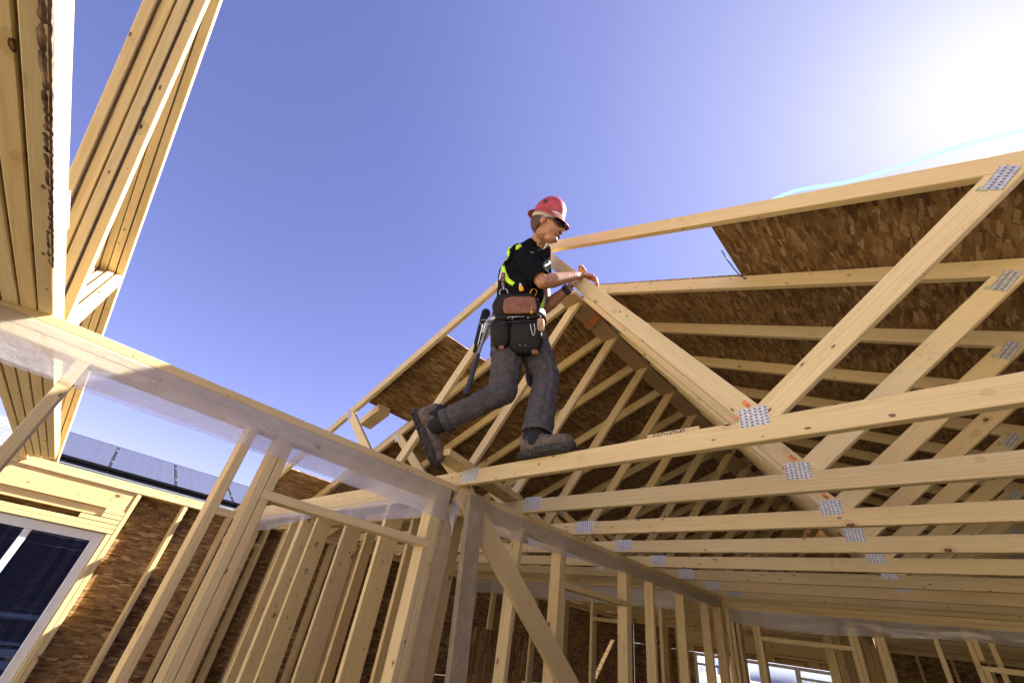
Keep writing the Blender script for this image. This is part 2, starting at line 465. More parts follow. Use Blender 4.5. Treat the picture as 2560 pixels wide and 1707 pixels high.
# stamps and marks on a few chords
# ------------------------------------------------------------------ roof decks (sheathing panels)
def deck(name, label, slope_fn, s, panels):
    t = thing(name, label, 'roof sheathing', (PX, Y0, PZ))
    for (x0, x1, y0, y1) in panels:
        a = V((x0, 0, slope_fn(x0))); b = V((x1, 0, slope_fn(x1)))
        d = (b - a).normalized(); nrm = V((-d.z, 0, d.x))
        if nrm.z < 0: nrm = -nrm
        cen = (a + b)/2 + V((0, (y0+y1)/2, 0)) + nrm*.0066
        bm = bmesh.new()
        bmesh.ops.create_cube(bm, size=1, matrix=Matrix.Diagonal((y1-y0-.004, (b-a).length-.004, .0111, 1)))
        M = axes(cen, (0, 1, 0), d)
        mesh_obj('osb_panel', bm, OSB, t, M)
    return t
pl = []
for ci, (x0, x1) in enumerate(((-1.699, -.437), (-.437, .662), (.662, 1.76), (1.76, 3.2))):
    ys = [1.672, 2.87, 5.31, 7.75, 10.3] if ci % 2 else [2.258, 4.09, 6.53, 8.97, 10.3]
    for y0, y1 in zip(ys, ys[1:]): pl.append((x0, x1, y0, y1))
deck('roof_deck', 'strand board sheathing on the right roof slope, upper right of the photo', zr, SR, pl)
pl = []
for ci, (x0, x1) in enumerate(((-2.85, -1.701), (-4.0, -2.85), (-5.42, -4.0), (-6.85, -5.42))):
    ys = {0: [2.258, 4.09, 6.53, 8.97, 10.3], 1: [1.672, 3.48, 5.92, 8.36, 10.3], 2: [2.258, 4.7, 7.14, 9.0, 10.3], 3: [1.662, 3.9, 6.3, 8.36, 10.3]}[ci]
    for y0, y1 in zip(ys, ys[1:]): pl.append((x0, x1, y0, y1))
deck('roof_deck', 'strand board sheathing on the left roof slope behind the worker', zl, SL, pl)
# panel clip and frayed cord hanging at the open edge of the deck
tag(tube('panel_clip', [(-.455, 1.98, zr(-.455)-.012), (-.450, 2.05, zr(-.45)-.035), (-.440, 2.12, zr(-.44)-.055), (-.425, 2.17, zr(-.42)-.075), (-.40, 2.19, zr(-.4)-.085)], .0035, simple('green_wire', (.03, .10, .10), .5)),
    'dark bent wire clip hanging from the open edge of the right roof deck', 'clip')

# planks under the ridge
def plank(y0, y1, x0, x1, z, label):
    t = board('ridge_plank', ((x0+x1)/2, y0, z), ((x0+x1)/2, y1, z), (x1-x0), .032, BROWNWOOD, None, up=(1, 0, 0))
    return tag(t, label, 'plank')
p1 = plank(2.13, 5.55, -1.861, -1.685, 2.486, 'long brown plank with an orange strap running under the ridge')
p2 = plank(5.3, 10.0, -2.03, -1.76, 2.455, 'wider brown plank under the ridge, farther back than the strapped one')
bm = bmesh.new()
prof = [V((-1.868 + .19*u, 2.462 - .028*math.sin(PI*u) , 0)) for u in [i/10 for i in range(11)]]
rows = []
for i, q in enumerate(prof):
    yy = 2.545 - .10*(i/10)**.8
    rows.append([bm.verts.new((q.x, yy + dyy, q.y)) for dyy in (0, .075)])
for A, B in zip(rows, rows[1:]): bm.faces.new((A[0], A[1], B[1], B[0]))
r = bmesh.ops.extrude_face_region(bm, geom=bm.faces[:])
for v in [x for x in r['geom'] if isinstance(x, bmesh.types.BMVert)]: v.co.z -= .003
bmesh.ops.recalc_face_normals(bm, faces=bm.faces[:])
mesh_obj('strap', bm, ORANGE, p1)
WM[p1.name] = p1.matrix_basis

# loose board lying over the first chords, blocks
tag(board('loose_board', (-2.02, 1.40, .822), (-2.24, 2.29, .822), .15, .038, WOOD, None, up=(1, 0, 0)),
    'loose short board lying over the two nearest bottom chords by the rear boot', 'board')
tag(board('lookout_block', (-4.25, 1.90, 1.648+.02), (-3.93, 1.90, 1.648+.12), .089, .14, WOOD, None), 'short timber block under the left roof deck edge', 'block')
bl = box('stamped_block', (-.86, 1.70, .802), (-.62, 1.84, .842), WOOD2, None, .002)
tag(bl, 'small stamped wood block lying behind the nearest bottom chord', 'block')
text_mesh('stamp_text', 'EAO147640', .030, INK, bl, axes((-.755, 1.6992, .827), (1, 0, 0), (0, 0, 1)))
bl2 = box('purlin_block', (.66, 2.27, 1.79), (1.05, 2.31, 1.93), WOOD2, None, .002)
tag(bl2, 'pale block of timber at the right edge under the roof deck', 'block')

# ------------------------------------------------------------------ stud walls
def stud(wall, axis, s0, face, depth, z0, z1, mat=WOOD, name='stud', lean=0., t=.038):
    """axis 'y': wall runs along Y, room face x=face, goes to -depth; axis 'x': wall runs along X, face y=face, goes to +depth"""
    if axis == 'y':
        a = V((face - depth/2, s0 + t/2, z0)); b = V((face - depth/2, s0 + t/2 + lean, z1)); up = (1, 0, 0)
    else:
        a = V((s0 + t/2, face + depth/2, z0)); b = V((s0 + t/2 + lean, face + depth/2, z1)); up = (0, 1, 0)
    return board(name, a, b, depth-.001, t-.0006, mat, wall, up=up)

def rail(wall, axis, s0, s1, face, depth, z, name='plate', mat=WOOD, h=.038):
    if axis == 'y':
        return board(name, (face-depth/2, s0, z), (face-depth/2, s1, z), depth, h-.0012, mat, wall, up=(1, 0, 0))
    return board(name, (s0, face+depth/2, z), (s1, face+depth/2, z), depth, h-.0012, mat, wall, up=(0, 1, 0))

def film(name, parent, path, zt, zb, wav=.012, fr=9., seed=0):
    """hanging polythene strip along a horizontal path"""
    bm = bmesh.new(); rows = []
    path = [V(p) for p in path]
    L = [0]
    for a, b in zip(path, path[1:]): L.append(L[-1] + (b-a).length)
    n = max(8, int(L[-1]/.035))
    for i in range(n+1):
        s = L[-1]*i/n
        k = max(j for j in range(len(path)-1) if L[j] <= s + 1e-9)
        k = min(k, len(path)-2)
        a, b = path[k], path[k+1]; u = (s-L[k])/max(1e-6, (b-a).length)
        p = a.lerp(b, u); d = (b-a).normalized(); nrm = V((d.y, -d.x, 0))
        zbb = (zb(u_all) if callable(zb) else zb) if (u_all := i/n) is not None else zb
        zbb += .010*noise.noise(V((s*fr*.4, seed, 0)))
        col = []
        for j in range(7):
            v = j/6
            off = wav*v*(noise.noise(V((s*fr, v*1.5, seed))) + .5*noise.noise(V((s*fr*2.7, v*3, seed+5)))) + .004*v
            z = zt + (zbb-zt)*v
            col.append(bm.verts.new((p.x + nrm.x*abs(off), p.y + nrm.y*abs(off), z)))
        rows.append(col)
    for A, B in zip(rows, rows[1:]):
        for j in range(6): bm.faces.new((A[j], A[j+1], B[j+1], B[j]))
    return mesh_obj(name, bm, FILM, parent, None, True)

ZT = .711
# near partition wall
W1 = thing('partition_wall', 'near stud wall with polythene strip along its top, running from left edge to the far corner', 'stud wall', (-2.145, 2.2, FL))
XF = -2.1; DP = .089
rail(W1, 'y', -1.6, 1.93, XF, DP, ZT-.019); rail(W1, 'y', 1.934, 5.885, XF, DP, ZT-.019)
rail(W1, 'y', -1.6, 1.61, XF, DP, ZT-.057); rail(W1, 'y', 1.72, 5.79, XF, DP, ZT-.057)
rail(W1, 'y', -1.6, 1.61, XF, DP, ZT-.095); rail(W1, 'y', 1.72, 5.79, XF, DP, ZT-.095)
rail(W1, 'y', -1.6, .60, XF, DP, FL+.02); rail(W1, 'y', 1.54, 2.76, XF, DP, FL+.02); rail(W1, 'y', 3.69, 5.79, XF, DP, FL+.02)
ZS = ZT - .1145
for y in (-1.42, -.82, -.19, .433, .563, 1.535, 2.262, 2.72, 3.69, 4.118, 4.75, 5.35, 5.70): stud(W1, 'y', y, XF, DP, FL+.04, ZS)
for y in (.6025, 1.496): 
    stud(W1, 'y', y, XF, DP, .3725, ZS, name='cripple_stud'); stud(W1, 'y', y, XF, DP, FL+.04, .3335, name='trimmer_stud')
for y in (2.7585, 3.651):
    stud(W1, 'y', y, XF, DP, .3725, ZS, name='cripple_stud'); stud(W1, 'y', y, XF, DP, FL+.04, .3335, name='trimmer_stud')
stud(W1, 'y', 1.625, XF-.02, .089, FL+.04, ZS, DUSTYWOOD, name='corner_stud', t=.075)
rail(W1, 'y', .602, 1.534, XF+.002, DP, .353, 'header'); rail(W1, 'y', 2.758, 3.69, XF+.002, DP, .353, 'header')
f1 = film('plastic_strip', W1, [(XF+.004, -1.6, 0), (XF+.004, 1.60, 0)], .673, lambda u: .512 - .03*(u > .86)*(u-.86)*5, .010, 5)
f2 = film('plastic_strip', W1, [(XF+.004, 1.90, 0), (XF+.004, 5.6, 0)], .673, lambda u: .505 + .07*min(1, u*2.2), .014, 5, 3)
f3 = film('plastic_strip', W1, [(XF-.093, 1.58, 0), (XF-.093, -1.6, 0)], .673, .525, .010, 5, 7)
# scrap of plastic folded round the corner
bm = bmesh.new(); rows = []
for i in range(14):
    v = i/13
    w = .012 + .05*math.sin(PI*min(1, v*1.15))
    y = 1.615 + .035*v; z = .70 - .27*v
    rows.append([bm.verts.new((XF+.03+.012*math.sin(v*7+k), y + (k/4-.5)*w, z)) for k in range(5)])
for A, B in zip(rows, rows[1:]):
    for k in range(4): bm.faces.new((A[k], A[k+1], B[k+1], B[k]))
mesh_obj('plastic_flap', bm, FILM, W1, None, True)
# printed tree-in-a-triangle emblem on the strip with two thin lines of print
def emblem(cy, parent, s=1., x=XF+.014, zc=.60):
    bm = bmesh.new()
    def ln(pts, w=.0022):
        for (a, b) in zip(pts, pts[1:]):
            a, b = V(a)*s, V(b)*s; d = (b-a).normalized(); n = V((-d.y, d.x))*w
            q = [a+n, b+n, b-n, a-n]
            bm.faces.new([bm.verts.new((x, cy + p.x, zc + p.y)) for p in q])
    ln([(-.006, .008), (.0, .040), (.016, .012)], .0035)
    ln([(-.030, .018), (-.012, .008), (.012, .006), (.030, .020)])
    ln([(-.034, -.002), (-.014, -.010), (.0, .002), (.014, -.010), (.034, -.002)])
    ln([(-.010, -.028), (-.014, -.014), (-.002, -.022), (.010, -.014), (.006, -.030)])
    ln([(-.022, .03), (-.03, .0), (-.02, -.022)]); ln([(.022, .03), (.03, .0), (.02, -.022)])
    ln([(-.030, -.044), (.030, -.044)], .0016); ln([(-.022, -.052), (.024, -.052)], .0013)
    return mesh_obj('printed_emblem', bm, FILMPRINT, parent)
for cy in (-.43, .055, .505, 1.22): emblem(cy, f1)

# cross wall under the first truss (2x6)
W2 = thing('partition_wall', 'deep stud cross wall under the nearest truss, left of the corner', 'stud wall', (-3.9, 1.69, FL))
YF = 1.622; D6 = .14
rail(W2, 'x', -5.69, -2.195, YF, D6, ZT-.019); rail(W2, 'x', -5.69, -2.195, YF, D6, ZT-.057); rail(W2, 'x', -5.69, -2.195, YF, D6, FL+.02)
for x in (-5.66, -4.455, -4.245, -4.206, -3.916, -3.360, -2.820, -2.245): stud(W2, 'x', x, YF, D6, FL+.04, ZT-.077)
f4 = film('plastic_strip', W2, [(-5.69, YF-.004, 0), (-2.2, YF-.004, 0)], .672, lambda u: .565 - .035*math.sin(u*9), .02, 8, 11)
for (cx, cz, s) in ((-3.325+.0005, .20, '1F'), (-3.325+.0005, .40, '48')):
    text_mesh('ink_mark', s, .045, INK, W2, axes((-3.8774, YF+.07, cz), (0, 0, 1), (0, -1, 0)))
# second, shallower cross wall just behind
W3 = thing('partition_wall', 'shadowed stud cross wall right behind the deep one, left of the corner', 'stud wall', (-3.9, 2.0, FL))
rail(W3, 'x', -5.69, -2.195, 1.96, DP, ZT-.019); rail(W3, 'x', -5.69, -2.195, 1.96, DP, ZT-.057); rail(W3, 'x', -5.69, -2.195, 1.96, DP, FL+.02)
for x in (-5.45, -3.63, -2.99, -2.5): stud(W3, 'x', x, 1.96, DP, FL+.04, ZT-.077)
# far partition wall
W4 = thing('partition_wall', 'far stud wall at lower right with polythene under its plates', 'stud wall', (-.5, 5.84, FL))
for z in (ZT-.019, ZT-.057): rail(W4, 'x', -2.185, 3.9, 5.802, DP, z)
rail(W4, 'x', -2.05, 3.9, 5.802, DP, ZT-.095)
for x in (-2.09, -2.045, -1.99, -1.82, -.925, -.76, -.722, -.345, -.135, -.0, .85, 1.3, 1.7, 2.1, 2.5, 2.9, 3.3): stud(W4, 'x', x, 5.802, DP, FL+.04, ZS)
for x in (-1.781, -.964, -.096, .811):
    stud(W4, 'x', x, 5.802, DP, .372, ZS, name='cripple_stud'); stud(W4, 'x', x, 5.802, DP, FL+.04, .3335, name='trimmer_stud')
rail(W4, 'x', -1.78, -.927, 5.800, DP, .353, 'header'); rail(W4, 'x', -.096, .849, 5.800, DP, .322, 'header')
film('plastic_strip', W4, [(-2.05, 5.796, 0), (3.9, 5.796, 0)], .60, lambda u: .47 - .03*math.sin(u*14), .03, 6, 21)
# left-hand back partition
W5 = thing('partition_wall', 'dark back stud wall seen through the near wall studs', 'stud wall', (-3.9, 5.3, FL))
for z in (ZT-.019, ZT-.057): rail(W5, 'x', -5.69, -2.2, 4.9, DP, z)
for x in (-5.4, -4.99, -4.58, -4.2, -3.7, -3.3, -2.9, -2.45): stud(W5, 'x', x, 4.9, DP, FL+.04, ZT-.077)
rail(W5, 'x', -3.26, -2.9, 4.898, DP, .30, 'header')
film('plastic_strip', W5, [(-5.6, 4.894, 0), (-2.25, 4.894, 0)], .63, .46, .03, 6, 31)
W6 = thing('partition_wall', 'darkest stud wall, behind all others between the two rooms', 'stud wall', (-2.1, 8, FL))
for z in (ZT-.019, ZT-.057): rail(W6, 'y', 5.9, 10.2, -1.2, DP, z)
for y in (6.3, 6.7, 7.1, 7.6, 8.0, 8.5, 9.0, 9.5): stud(W6, 'y', y, -1.2, DP, FL+.04, ZT-.077)

# leaning grey post and diagonal brace
tag(board('leaning_post', (-2.030, 1.995, FL+.02), (-2.030, 1.745, .668), .120, .038, GREYWOOD, None, up=(0, 1, 0)),
    'grey concrete-stained plank standing upright against the corner of the near wall', 'post')
tag(board('diagonal_brace', (-2.079, 1.665, .685), (-2.079, 4.55, -1.45), .14, .036, WOOD, None, up=(0, 0, 1)),
    'long diagonal timber brace running down across the near wall studs', 'brace')
tag(box('osb_offcut', (-2.62, 2.30, FL), (-2.604, 3.0, .02), OSB), 'strand board offcut standing behind the near wall studs', 'board')

# ------------------------------------------------------------------ exterior wall (left)
EX = -5.70
E1 = thing('exterior_wall', 'left exterior wall of strand board and studs with the white window', 'exterior wall', (-5.77, 3, FL))
for (y0, y1) in ((-2.6, .86), (.865, 5.0), (5.0, 10.44)):
    rail(E1, 'y', y0, y1, EX, D6, ZT-.019)
rail(E1, 'y', -2.6, 10.44, EX, D6, ZT-.057)
rail(E1, 'y', -2.6, 10.44, EX, D6, FL+.02)
board('window_header', (EX-.03, -1.35, .5445), (EX-.03, .552, .5445), .182, .04, WOOD, E1)
board('header_flat', (EX-.05, -1.35, .418), (EX-.05, .40, .418), .070, .038, WOOD, E1)
for y0 in (.40,): 
    for z in (.434, .396): board('blocking', (EX-.07, y0, z), (EX-.07, .552, z), .139, .036, WOOD, E1, up=(1, 0, 0))
for z in (.276, .314): board('sill_plate', (EX-.07, -1.35, z), (EX-.07, .552 , z), .139, .036, WOOD, E1, up=(1, 0, 0))
board('blocking', (EX-.07, .25, .355), (EX-.07, .552, .355), .139, .036, WOOD, E1, up=(1, 0, 0))
stud(E1, 'y', .515, EX, D6, FL+.04, .254, name='trimmer_stud'); stud(E1, 'y', .5545, EX, D6, FL+.04, ZT-.077)
for y in (.975, 1.42, 1.86, 2.08, 2.7, 3.1, 3.5, 3.9, 4.4): stud(E1, 'y', y, EX, D6, FL+.04, ZT-.077)
for y in (-1.39, -1.8, -2.2): stud(E1, 'y', y, EX, D6, FL+.04, ZT-.077)
board('blocking', (EX-.07, 1.46, .43), (EX-.07, 1.855, .43), .139, .05, WOOD, E1, up=(1, 0, 0))
def sheath(wall, axis, rects, face):
    for (s0, s1, z0, z1) in rects:
        bm = bmesh.new()
        bmesh.ops.create_cube(bm, size=1, matrix=Matrix.Diagonal((s1-s0-.003, z1-z0-.003, .0111, 1)))
        if axis == 'y': M = axes((face-.0056, (s0+s1)/2, (z0+z1)/2), (0, 1, 0), (0, 0, 1))
        else: M = axes(((s0+s1)/2, face+.0056, (z0+z1)/2), (1, 0, 0), (0, 0, 1))
        mesh_obj('osb_sheathing', bm, OSB, wall, M)
sheath(E1, 'y', [(-2.6, .515, .25, .712), (.5165, 1.9, -.582, .712), (1.9, 4.34, -.582, .712), (4.34, 6.78, -.582, .712), (6.78, 10.44, -.582, .712),
                 (.5165, 3.1, FL, -.582), (3.1, 5.54, FL, -.582), (5.54, 10.44, FL, -.582), (-2.6, -1.35, FL, .25)], EX-D6)
# white window: frame, sashes, glass
def window(parent, axis, face, s0, s1, z0, z1, mull, hor=(), t=.07, fw=.05, glass=GLASS, inner=.02):
    w = link(bpy.data.objects.new('window', None)); w.empty_display_size = .1
    c = (face, (s0+s1)/2, z0) if axis == 'y' else ((s0+s1)/2, face, z0)
    put(w, Matrix.Translation(c), parent)
    def bar(name, a0, a1, b0, b1, d0, d1, mat=VINYL, bev=.003):
        if axis == 'y': return box(name, (face-d1, a0, b0), (face-d0, a1, b1), mat, w, bev)
        return box(name, (a0, face+d0, b0), (a1, face+d1, b1), mat, w, bev)
    bar('frame', s0, s1, z1-fw, z1, 0, t); bar('frame', s0, s1, z0, z0+fw, 0, t)
    bar('frame', s0, s0+fw, z0+fw, z1-fw, 0, t); bar('frame', s1-fw, s1, z0+fw, z1-fw, 0, t)
    for (mm, mw) in mull: bar('mullion', mm-mw/2, mm+mw/2, z0+fw, z1-fw, .006, t-.01)
    for (a, b, z) in hor: bar('mullion', a, b, z-.018, z+.018, .012, t-.016)
    bar('pane', s0+fw-.01, s1-fw+.01, z0+fw-.01, z1-fw+.01, t*.5, t*.5+.006, glass, 0)
    return w
window(E1, 'y', -5.745, -1.33, .512, -1.15, .252, [(.0, .05), (-.68, .05)], fw=.072)
# flange / flashing line beside the window
box('flashing', (-5.842, -1.34, .2525), (-5.745, .513, .2565), simple('grey_flashing', (.3, .31, .34), .5), E1)

# far exterior wall with two windows
E2 = thing('exterior_wall', 'far exterior wall with bright windows at the bottom of the photo', 'exterior wall', (-1, 10.37, FL))
YE = 10.30
for z in (ZT-.019, ZT-.057): rail(E2, 'x', -5.69, 3.9, YE, D6, z)
board('window_header', (-4.75, YE+.03, .52), (-1.65, YE+.03, .52), .22, .04, WOOD, E2)
board('header_flat', (-4.75, YE+.06, .385), (-1.65, YE+.06, .385), .03, .1, WOOD, E2)
for x in (-4.6, -3.9, -3.1, -2.4, -1.8): board('blocking', (x, YE+.05, .33), (x+.14, YE+.05, .33), .075, .09, WOOD, E2)
for x in (-5.4, -5.0, -4.79, -1.69, -1.3, -.9, -.5, -.1, .4, .9, 1.5, 2.1, 2.7): stud(E2, 'x', x, YE, D6, FL+.04, ZT-.077)
stud(E2, 'x', -3.79, YE, D6, FL+.04, .28)
sheath(E2, 'x', [(-5.84, -3.4, .27, .712), (-3.4, -1.75, .27, .712), (-5.84, -4.45, FL, .27), (-3.80, -3.70, FL, .27), (-1.75, .69, FL, .712), (.69, 3.9, FL, .712)], YE+D6)
window(E2, 'x', YE+.04, -4.44, -3.80, -1.1, .262, [(-4.12, .04)], [(-4.4, -4.12, .08), (-4.12, -3.84, .08)], glass=CLEAR)
window(E2, 'x', YE+.04, -3.70, -1.77, -1.1, .262, [(-3.48, .08), (-2.61, .08)], [(-3.66, -3.5, .085), (-2.57, -1.82, .105)], glass=CLEAR)
bm = bmesh.new()
gz = [(-6.6, zl(-6.6)-.02), (PX, PZ-.015), (3.9, zr(3.9)-.02), (3.9, .712), (-5.84, .712)]
for yy in (YE+D6, YE+D6+.011): bm.faces.new([bm.verts.new((x, yy, max(z, .712))) for x, z in (gz if yy > YE+D6 else gz[::-1])])
mesh_obj('gable_sheathing', bm, OSB, E2)
# right exterior wall: unseen, added to keep light out of the rooms
E3 = thing('exterior_wall', 'right exterior wall of strand board and studs, beyond the right edge', 'exterior wall', (3.9, 5, FL))
for z in (ZT-.019, ZT-.057): rail(E3, 'y', -2.5, 10.3, 4.04, D6, z)
for i in range(21): stud(E3, 'y', -2.40+i*.61, 4.04, D6, FL+.04, ZT-.077)
sheath(E3, 'y', [(-2.5, -.84, FL, .712), (-.84, 1.6, FL, .712), (1.6, 4.04, FL, .712), (4.04, 6.48, FL, .712), (6.48, 8.92, FL, .712), (8.92, 10.44, FL, .712)], 4.052)

E4 = thing('exterior_wall', 'exterior wall of strand board and studs behind the camera, outside the photo', 'exterior wall', (-1, -2.5, FL))  # unseen wall, added so sunlight bounces back onto the timber ahead
for z in (ZT-.019, ZT-.057): rail(E4, 'x', -5.69, 3.9, -2.56, D6, z)
for i in range(15): stud(E4, 'x', -5.65+i*.61, -2.56, D6, FL+.04, ZT-.077)
sheath(E4, 'x', [(-5.84, -3.4, FL, .712), (-3.4, -.96, FL, .712), (-.96, 1.48, FL, .712), (1.48, 3.9, FL, .712)], -2.572)
WRAP = simple('pale_bounce_sheet', (.80, .76, .66), .8, 3, .05)  # pale reflector facing, added to strengthen the bounce from the unseen wall
for ch in [o for o in bpy.data.objects if o.parent == E4 and o.name.startswith('osb_sheathing')]:
    ch.data.materials.clear(); ch.data.materials.append(WRAP); ch.name = 'house_wrap'
# ------------------------------------------------------------------ trusses stacked on the wall tops at left, leaning together
TH = math.atan(.2); PS = -math.atan(.0515)
def XB(i, dx=0.):
    return (Matrix.Translation((-2.1, -.326, .712)) @ Matrix.Rotation(PS, 4, 'Z') @ Matrix.Rotation(TH, 4, 'X')
            @ Matrix.Translation((2.6+dx, -(Y0+.038) - .0432*i, -.712)))
def copy_to(o, X, parent=None):
    c = o.copy(); link(c)
    if parent is not None:
        c.parent = parent; c.matrix_parent_inverse = o.matrix_parent_inverse
    else: c.matrix_basis = X @ o.matrix_basis
    WM[c.name] = X @ WM[o.name]
    for ch in [x for x in bpy.data.objects if x.parent == o]: copy_to(ch, X, c)
    return c
SN = ['rightmost truss of the leaning stack at left, bark along its sunlit lower edge', 'second truss from the right in the leaning stack at left',
      'third truss from the right in the leaning stack at left', 'fourth truss from the right in the leaning stack, beside the planks']
for i in range(4):
    X = XB(i, (0, .012, -.008, .02)[i])
    c = copy_to(T0, X); c.name = 'stacked_truss'; WM[c.name] = c.matrix_basis.copy()
    c['label'] = SN[i]; c['group'] = 'trusses leaning together in a stack on the wall tops'
    # pencilled double arrows on the underside
    if i < 3:
        xx = (-2.42, -2.36, -2.32)[i]; bm = bmesh.new(); y_ = Y0+.019
        def ln(p, q, w=.0011):
            p, q = V(p), V(q); d = (q-p).normalized(); nn = V((-d.y, d.x))*w
            bm.faces.new([bm.verts.new((v.x, v.y, .7114)) for v in (p+nn, q+nn, q-nn, p-nn)])
        ln((xx, y_-.017), (xx+.01, y_+.016)); ln((xx-.008, y_-.016), (xx+.003, y_+.016)); ln((xx-.020, y_-.012), (xx-.010, y_+.016))
        ln((xx, y_-.017), (xx+.014, y_-.013), .0014); ln((xx-.010, y_-.017), (xx-.026, y_-.006), .0018)
        mesh_obj('pencil_mark', bm, INK, c, X)
    if i == 0:
        bm = bmesh.new(); n = 220; rows = []
        for q in range(n+1):
            x = -2.22 + 2.6*q/n
            w = .021*max(.04, min(1, .70 + .8*noise.noise(V((x*4, 3, 0))) + .35*noise.noise(V((x*19, 5, 0)))))*(min(1, q/3))
            j_ = .003*noise.noise(V((x*70, 1, 1)))
            rows.append([bm.verts.new((x, Y0+.0392, .712+w*.5)), bm.verts.new((x, Y0+.0400+j_, .7115)), bm.verts.new((x, Y0+.038-w*.5, .7090+j_)), bm.verts.new((x, Y0+.038-w, .7112))])
        for A, B in zip(rows, rows[1:]):
            for k in range(3): bm.faces.new((A[k], A[k+1], B[k+1], B[k]))
        mesh_obj('bark_edge', bm, BARK, c, X)
        for (xx, zz, s) in ((-1.36, .770, 'STUD'), (-1.45, .745, 'DRY')):
            text_mesh('grade_stamp', s, .022, CHALK, c, X @ axes((xx, Y0+.0385, zz), (-1, 0, 0), (0, 0, 1)))
for i in range(4, 5):
    X = XB(i)
    t = board('stacked_plank', (-6.4, Y0+.019, .7565), (2.7, Y0+.019, .7565), .089, .0375, WOOD2)
    t.matrix_basis = X @ t.matrix_basis; WM[t.name] = t.matrix_basis
    tag(t, 'plank lying against the left side of the leaning stack of trusses', 'plank')

# ------------------------------------------------------------------ cord above the roof
pts = [(-.15, 1.70, zr(-.15)+.00), (-.131, 1.7, 1.985), (-.004, 1.7, 1.972), (.162, 1.7, 1.885), (.277, 1.7, 1.850), (.417, 1.7, 1.822), (.514, 1.7, 1.806), (.648, 1.7, 1.76), (.8, 1.72, 1.70), (1.0, 1.74, 1.62)]
def smoothpts(pts, n=6):
    P = [V(p) for p in pts]; out = []
    for i in range(len(P)-1):
        p0, p1, p2, p3 = P[max(i-1, 0)], P[i], P[i+1], P[min(i+2, len(P)-1)]
        for k in range(n):
            t = k/n
            out.append(.5*((2*p1) + (p2-p0)*t + (2*p0-5*p1+4*p2-p3)*t*t + (3*p1-p0-3*p2+p3)*t**3))
    out.append(P[-1]); return out
hm, nt = newmat('clear_green_hose'); g = G(nt)
tr = g.n('ShaderNodeBsdfTranslucent', {0: (.35, .95, .85, 1)}).outputs[0]
tp = g.n('ShaderNodeBsdfTransparent', {0: (.74, .95, .90, 1)}).outputs[0]
ps = principled(g, (.25, .85, .72), .2)
g.out(g.n('ShaderNodeMixShader', {0: .12, 1: g.n('ShaderNodeMixShader', {0: .22, 1: tp, 2: tr}).outputs[0], 2: ps}).outputs[0])
tag(tube('air_hose', smoothpts(pts), [.003 + .0045*min(1, q/8) for q in range(len(smoothpts(pts)))], hm, res=12), 'pale green clear air hose lying along the top chord at upper right', 'hose')

# ------------------------------------------------------------------ neighbour's house with solar panels
H = thing('neighbour_house', 'navy clad house with solar panels on its roof, beyond the left wall', 'house', (-10.6, 2, FL-.5))
skew = .13
def hp(x, y, z):  # house axes, slightly rotated
    return V((x + skew*0*y, y - skew*(x + 10.5), z))
m, nt = newmat('navy_lap_siding'); g = G(nt)
c = g.coord((1, 1, 1), rnd=False)
nz = g.n('ShaderNodeTexNoise', {'Vector': g.n('ShaderNodeMapping', {'Vector': c, 'Scale': (1, 2, 30)}).outputs[0], 'Scale': 3., 'Detail': 4.}).outputs[0]
g.out(principled(g, g.ramp(nz, [(.3, (.011, .015, .036)), (.7, (.018, .024, .055))]), .85, nz, .1, Specular_IOR_Level=.1))
SIDING = m
bm = bmesh.new(); zz = FL-.5
while zz < 1.25:
    for (p, q) in ((hp(-11.1, -7, 0), hp(-11.1, 9, 0)),):
        v = [bm.verts.new(w) for w in ((p.x+.025, p.y, zz), (q.x+.025, q.y, zz), (q.x, q.y, zz+.15), (p.x, p.y, zz+.15))]
        bm.faces.new(v)
        v2 = [bm.verts.new(w) for w in ((p.x-.06, p.y, zz), (q.x-.06, q.y, zz), (q.x+.025, q.y, zz-.0005), (p.x+.025, p.y, zz-.0005))]
        bm.faces.new(v2)
    zz += .15
mesh_obj('siding', bm, SIDING, H)
m, nt = newmat('asphalt_shingles'); g = G(nt)
c = g.coord((1, 1, 1), rnd=False)
br = g.n('ShaderNodeTexBrick', {'Vector': c, 'Scale': 3.3, 'Color1': (.13, .14, .17, 1), 'Color2': (.22, .23, .27, 1), 'Mortar': (.03, .03, .04, 1), 'Mortar Size': .012})
nz = g.n('ShaderNodeTexNoise', {'Vector': c, 'Scale': 40., 'Detail': 4.}).outputs[0]
g.out(principled(g, g.mix(1., br.outputs[0], g.ramp(nz, [(.3, .7), (.7, 1.2)]), 'MULTIPLY'), .85, nz, .4))
SHING = m
e0, e1, e2, e3 = hp(-10.35, -7, 1.30), hp(-10.35, 9, 1.30), hp(-12.2, 9, 2.03), hp(-12.2, -7, 2.03)
bm = bmesh.new()
d = (e3-e0)
Mr = axes(e0, (0, 1, 0), d)
Ri = Mr.inverted()
top = [Ri @ p for p in (e0, e1, e2, e3)]
vs = [bm.verts.new(p) for p in top]; bm.faces.new(vs)
r = bmesh.ops.extrude_face_region(bm, geom=bm.faces[:])
for v in [x for x in r['geom'] if isinstance(x, bmesh.types.BMVert)]: v.co.z -= .12
bmesh.ops.recalc_face_normals(bm, faces=bm.faces[:])
mesh_obj('roof', bm, SHING, H, Mr)
bm = bmesh.new()
f0, f1, f2, f3 = hp(-12.2, -7, 2.03), hp(-12.2, 9, 2.03), hp(-15.5, 9, .8), hp(-15.5, -7, .8)
bm.faces.new([bm.verts.new(p) for p in (f0, f1, f2, f3)])
mesh_obj('roof', bm, SHING, H)
tube('gutter', [hp(-10.28, -7, 1.25), hp(-10.28, 9, 1.25)], .055, BLACKMETAL, H)
